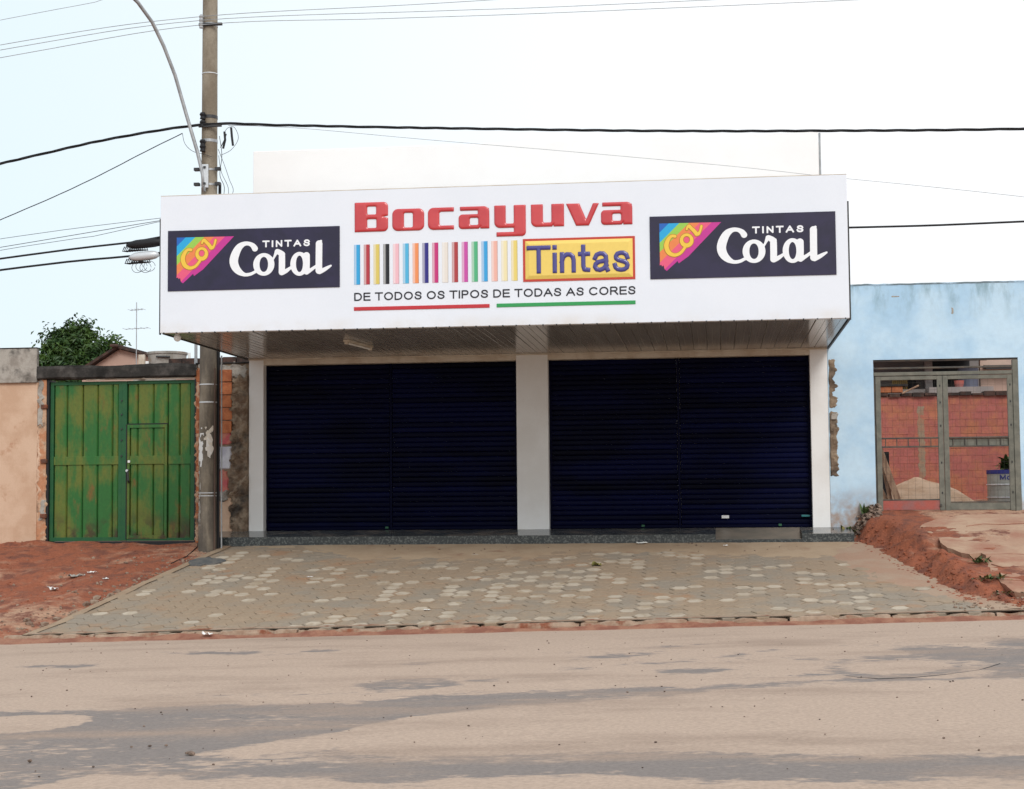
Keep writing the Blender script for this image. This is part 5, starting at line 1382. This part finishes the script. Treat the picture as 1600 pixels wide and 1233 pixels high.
paper('crumpled white paper, largest scrap on the red earth by the gate', -8.95, -3.65, zg1(-8.95, -3.65)+.002, .11, .16, .04)
paper('small white scrap on the red earth behind the largest scrap', -8.83, -2.55, zg1(-8.83, -2.55), .08, .12, .02)
paper('grey torn cardboard piece on the red earth below the green gate', -8.98, -2.75, zg1(-8.98, -2.75), .16, .2, .025, m_board, 'cardboard', 'cardboard_piece')
paper('tiny white scrap on the red earth closest to the paver edging', -8.45, -3.0, zg1(-8.45, -3.0), .05, .08, .012)
paper('flat white paper strip lying in the gutter by the kerb', -6.02, -6.1, float(zroad(-6.02))+.045, .12, .08, .03, rot=0)
paper('white scrap on the pavers left of the centre pillar line', -5.55, -2.98, float(zramp(-5.55, -2.98)), .045, .08, .008)
paper('white scrap on the pavers in front of the centre pillar near the kerb', -3.55, -5.1, float(zramp(-3.55, -5.1)), .04, .08, .006)
paper('crumpled white paper against the granite step right of the centre pillar', -1.1, -.80, float(zramp(-1.1, -.8))+.015, .16, .08, .02, rot=.1)
paper('tiny white scrap in front of the granite ramp', .12, -1.05, float(zramp(.12, -1.05))+.015, .04, .06, .012)
paper('yellowed leaf lying on the pavers in front of the right shutter', -1.65, -2.45, float(zramp(-1.65, -2.45)), .13, .12, .04, m_leaf_dry, 'leaf', 'fallen_leaf')

# ------------------------------------------------------------------ beyond the green gate
hs = thing('gable_house', 'pink rendered house with dark tiled gable roof beyond the green gate', 'house', (-13.8, 12, 3))
bm = bmesh.new(); prism(bm, [(-14.75, 1.0), (-12.6, 1.0), (-12.6, 5.02), (-13.84, 5.36), (-14.75, 4.80)], 'y', 12, 15.5); obj('wall', bm, m_pink_house, hs)
bm = bmesh.new()
prism(bm, [(-14.95, 4.70), (-13.84, 5.375), (-13.84, 5.44), (-14.98, 4.76)], 'y', 11.8, 15.8); obj('roof', bm, m_roof_dark, hs)
bm = bmesh.new(); prism(bm, [(-13.838, 5.375), (-12.4, 4.985), (-12.4, 5.02), (-13.838, 5.425)], 'y', 11.85, 15.8); obj('roof', bm, m_roof_dark, hs)
obj('ridge_tile', boxbm(-13.98, -13.80, 11.72, 15.8, 5.39, 5.46, bev=.02), m_roof_dark, hs)
tk = thing('water_tank', 'round stained fibre cement water tank on a low wall', 'water tank', (-11.8, 9, 4.6))
tx, ty = -11.78, 9.35
obj('tank_body', tube(bmesh.new(), [(tx, ty, 4.55), (tx, ty, 4.98)], [.37, .42], 30), m_tank, tk)
obj('tank_rim', tube(bmesh.new(), [(tx, ty, 4.955), (tx, ty, 4.985)], .435, 30), m_tank, tk)
obj('tank_lid', tube(bmesh.new(), [(tx, ty, 4.986), (tx, ty, 5.005), (tx, ty, 5.02)], [.44, .43, .2], 30), m_tank, tk)
obj('tank_pipe', tubebm([(tx+.2, ty-.41, 4.87), (tx-.1, ty-.44, 4.88)], .02), m_dark_metal, tk)
obj('supply_block', boxbm(-12.42, -11.3, 9.0, 9.9, 1, 4.54), m_tank, tk)
obj('block_pier', boxbm(-12.28, -12.14, 8.92, 8.99, 4.40, 4.93, bev=.01), m_soffit_trim, tk)
tag(obj('tilted_board', boxbm(-12.68, -12.38, 10.2, 10.24, 4.60, 4.90, bev=.02), m_litter), 'small white tilted board in front of the pink gable wall', 'board')
an = thing('tv_antenna', 'slim television antenna mast standing behind the water tank', 'antenna', (-12.71, 10, 4.5))
obj('mast', tubebm([(-12.71, 10, 4.4), (-12.712, 10, 6.2)], .011), m_galv, an)
for z, w in ((5.61, .27), (6.03, .15)):
    bm = tubebm([(-12.71-w, 10, z-.005), (-12.71+w, 10, z+.015)], .006)
    for k in range(5):
        xx = -12.71-w+2*w*k/4; tube(bm, [(xx, 9.85, z+.004*k), (xx, 10.15, z+.004*k)], .004, 5)
    obj('boom', bm, m_galv, an)
rt = thing('tile_roof_shed', 'low shed roof with broken dark tiles right of the water tank', 'shed', (-10.7, 8, 4))
obj('shed_wall', boxbm(-11.2, -8.6, 8.2, 8.4, 1, 4.55), m_pink_house, rt)
bm = bmesh.new()
for k in range(9):
    box(bm, -11.25+k*.29, -10.98+k*.29, 7.9+rnd.gauss(0, .02), 8.6, 4.56+rnd.uniform(0, .05), 4.66+rnd.uniform(0, .10))
obj('roof_tiles', bm, m_roof_dark, rt)
tag(obj('thin_post', tubebm([(-8.775, 2, 1.0), (-8.777, 2, 4.47)], .028), m_galv), 'thin grey post behind the gate beside the utility pole', 'post')
tag(obj('white_pipe', tubebm([(-10.85, 8.0, 4.4), (-10.85, 8.0, 4.86)], .03), m_litter), 'short white vent pipe behind the mossy beam', 'pipe')

# leafy tree
def tree(label, cx, cy, z0, lobes, n, lsz):
    t = thing('leafy_tree', label, 'tree', (cx, cy, z0))
    bm = bmesh.new()
    tube(bm, [(cx, cy, z0), (cx+.1, cy, z0+1.6), (cx, cy, z0+3.2), (cx+.1, cy, z0+4.2)], [.16, .13, .10, .06], 10)
    obj('trunk', bm, m_bark, t)
    bm = bmesh.new()
    for (lx, ly, lz, r) in lobes: tube(bm, [(cx, cy, z0+2.6), ((cx+lx)/2, (cy+ly)/2, (z0+2.6+lz)/2+.15), (lx, ly, lz)], [.07, .05, .02], 6)
    obj('limb', bm, m_bark, t)
    V = []; F = []
    for (lx, ly, lz, r) in lobes:
        m_ = int(n*r*r)
        for c in range(int(m_/26)):
            d = Vector((rnd.gauss(0, 1), rnd.gauss(0, 1), rnd.gauss(0, 1))).normalized()*r*(rnd.uniform(.45, 1.03))
            ctr = Vector((lx, ly, lz))+Vector((d.x, d.y, d.z*.85)); out_ = d.normalized()
            cr = rnd.uniform(.12, .26)
            for k in range(26):
                p = ctr+Vector((rnd.gauss(0, cr), rnd.gauss(0, cr), rnd.gauss(0, cr*.7)))
                nrm = (out_*.8+Vector((rnd.gauss(0, .6), rnd.gauss(0, .6), rnd.gauss(.5, .5)))).normalized()
                a = nrm.orthogonal().normalized(); a.rotate(Matrix.Rotation(rnd.uniform(0, 6.28), 3, nrm)); b = nrm.cross(a)
                L_ = lsz*rnd.uniform(.7, 1.3); w = L_*.42; i0 = len(V)
                V += [p-a*L_*.5, p+b*w*.5+nrm*.015, p+a*L_*.5-nrm*.03, p-b*w*.5+nrm*.015]
                F.append((i0, i0+1, i0+2, i0+3))
    me = bpy.data.meshes.new('crown'); me.from_pydata([tuple(v) for v in V], [], F)
    obj('crown', me, m_tree, t)
TY = 26
tree('round leafy green tree rising above the left end of the mossy beam', -20.6, TY, 1.0,
     [(-20.5, TY, 6.55, .85), (-21.2, TY+.3, 6.2, .85), (-19.75, TY, 6.2, .80), (-20.4, TY-.4, 5.6, 1.0), (-19.2, TY+.2, 5.7, .65), (-21.6, TY, 5.6, .7), (-20.45, TY, 7.25, .45), (-19.35, TY, 6.85, .30), (-18.75, TY+.1, 6.1, .26), (-21.0, TY, 6.95, .50), (-22.1, TY+.4, 6.15, .34), (-22.7, TY+.5, 5.7, .75), (-23.6, TY+.5, 5.3, .8), (-20.0, TY+.6, 5.1, .9), (-21.2, TY+.6, 5.0, .9), (-19.0, TY, 5.2, .6)], 5200, .18)
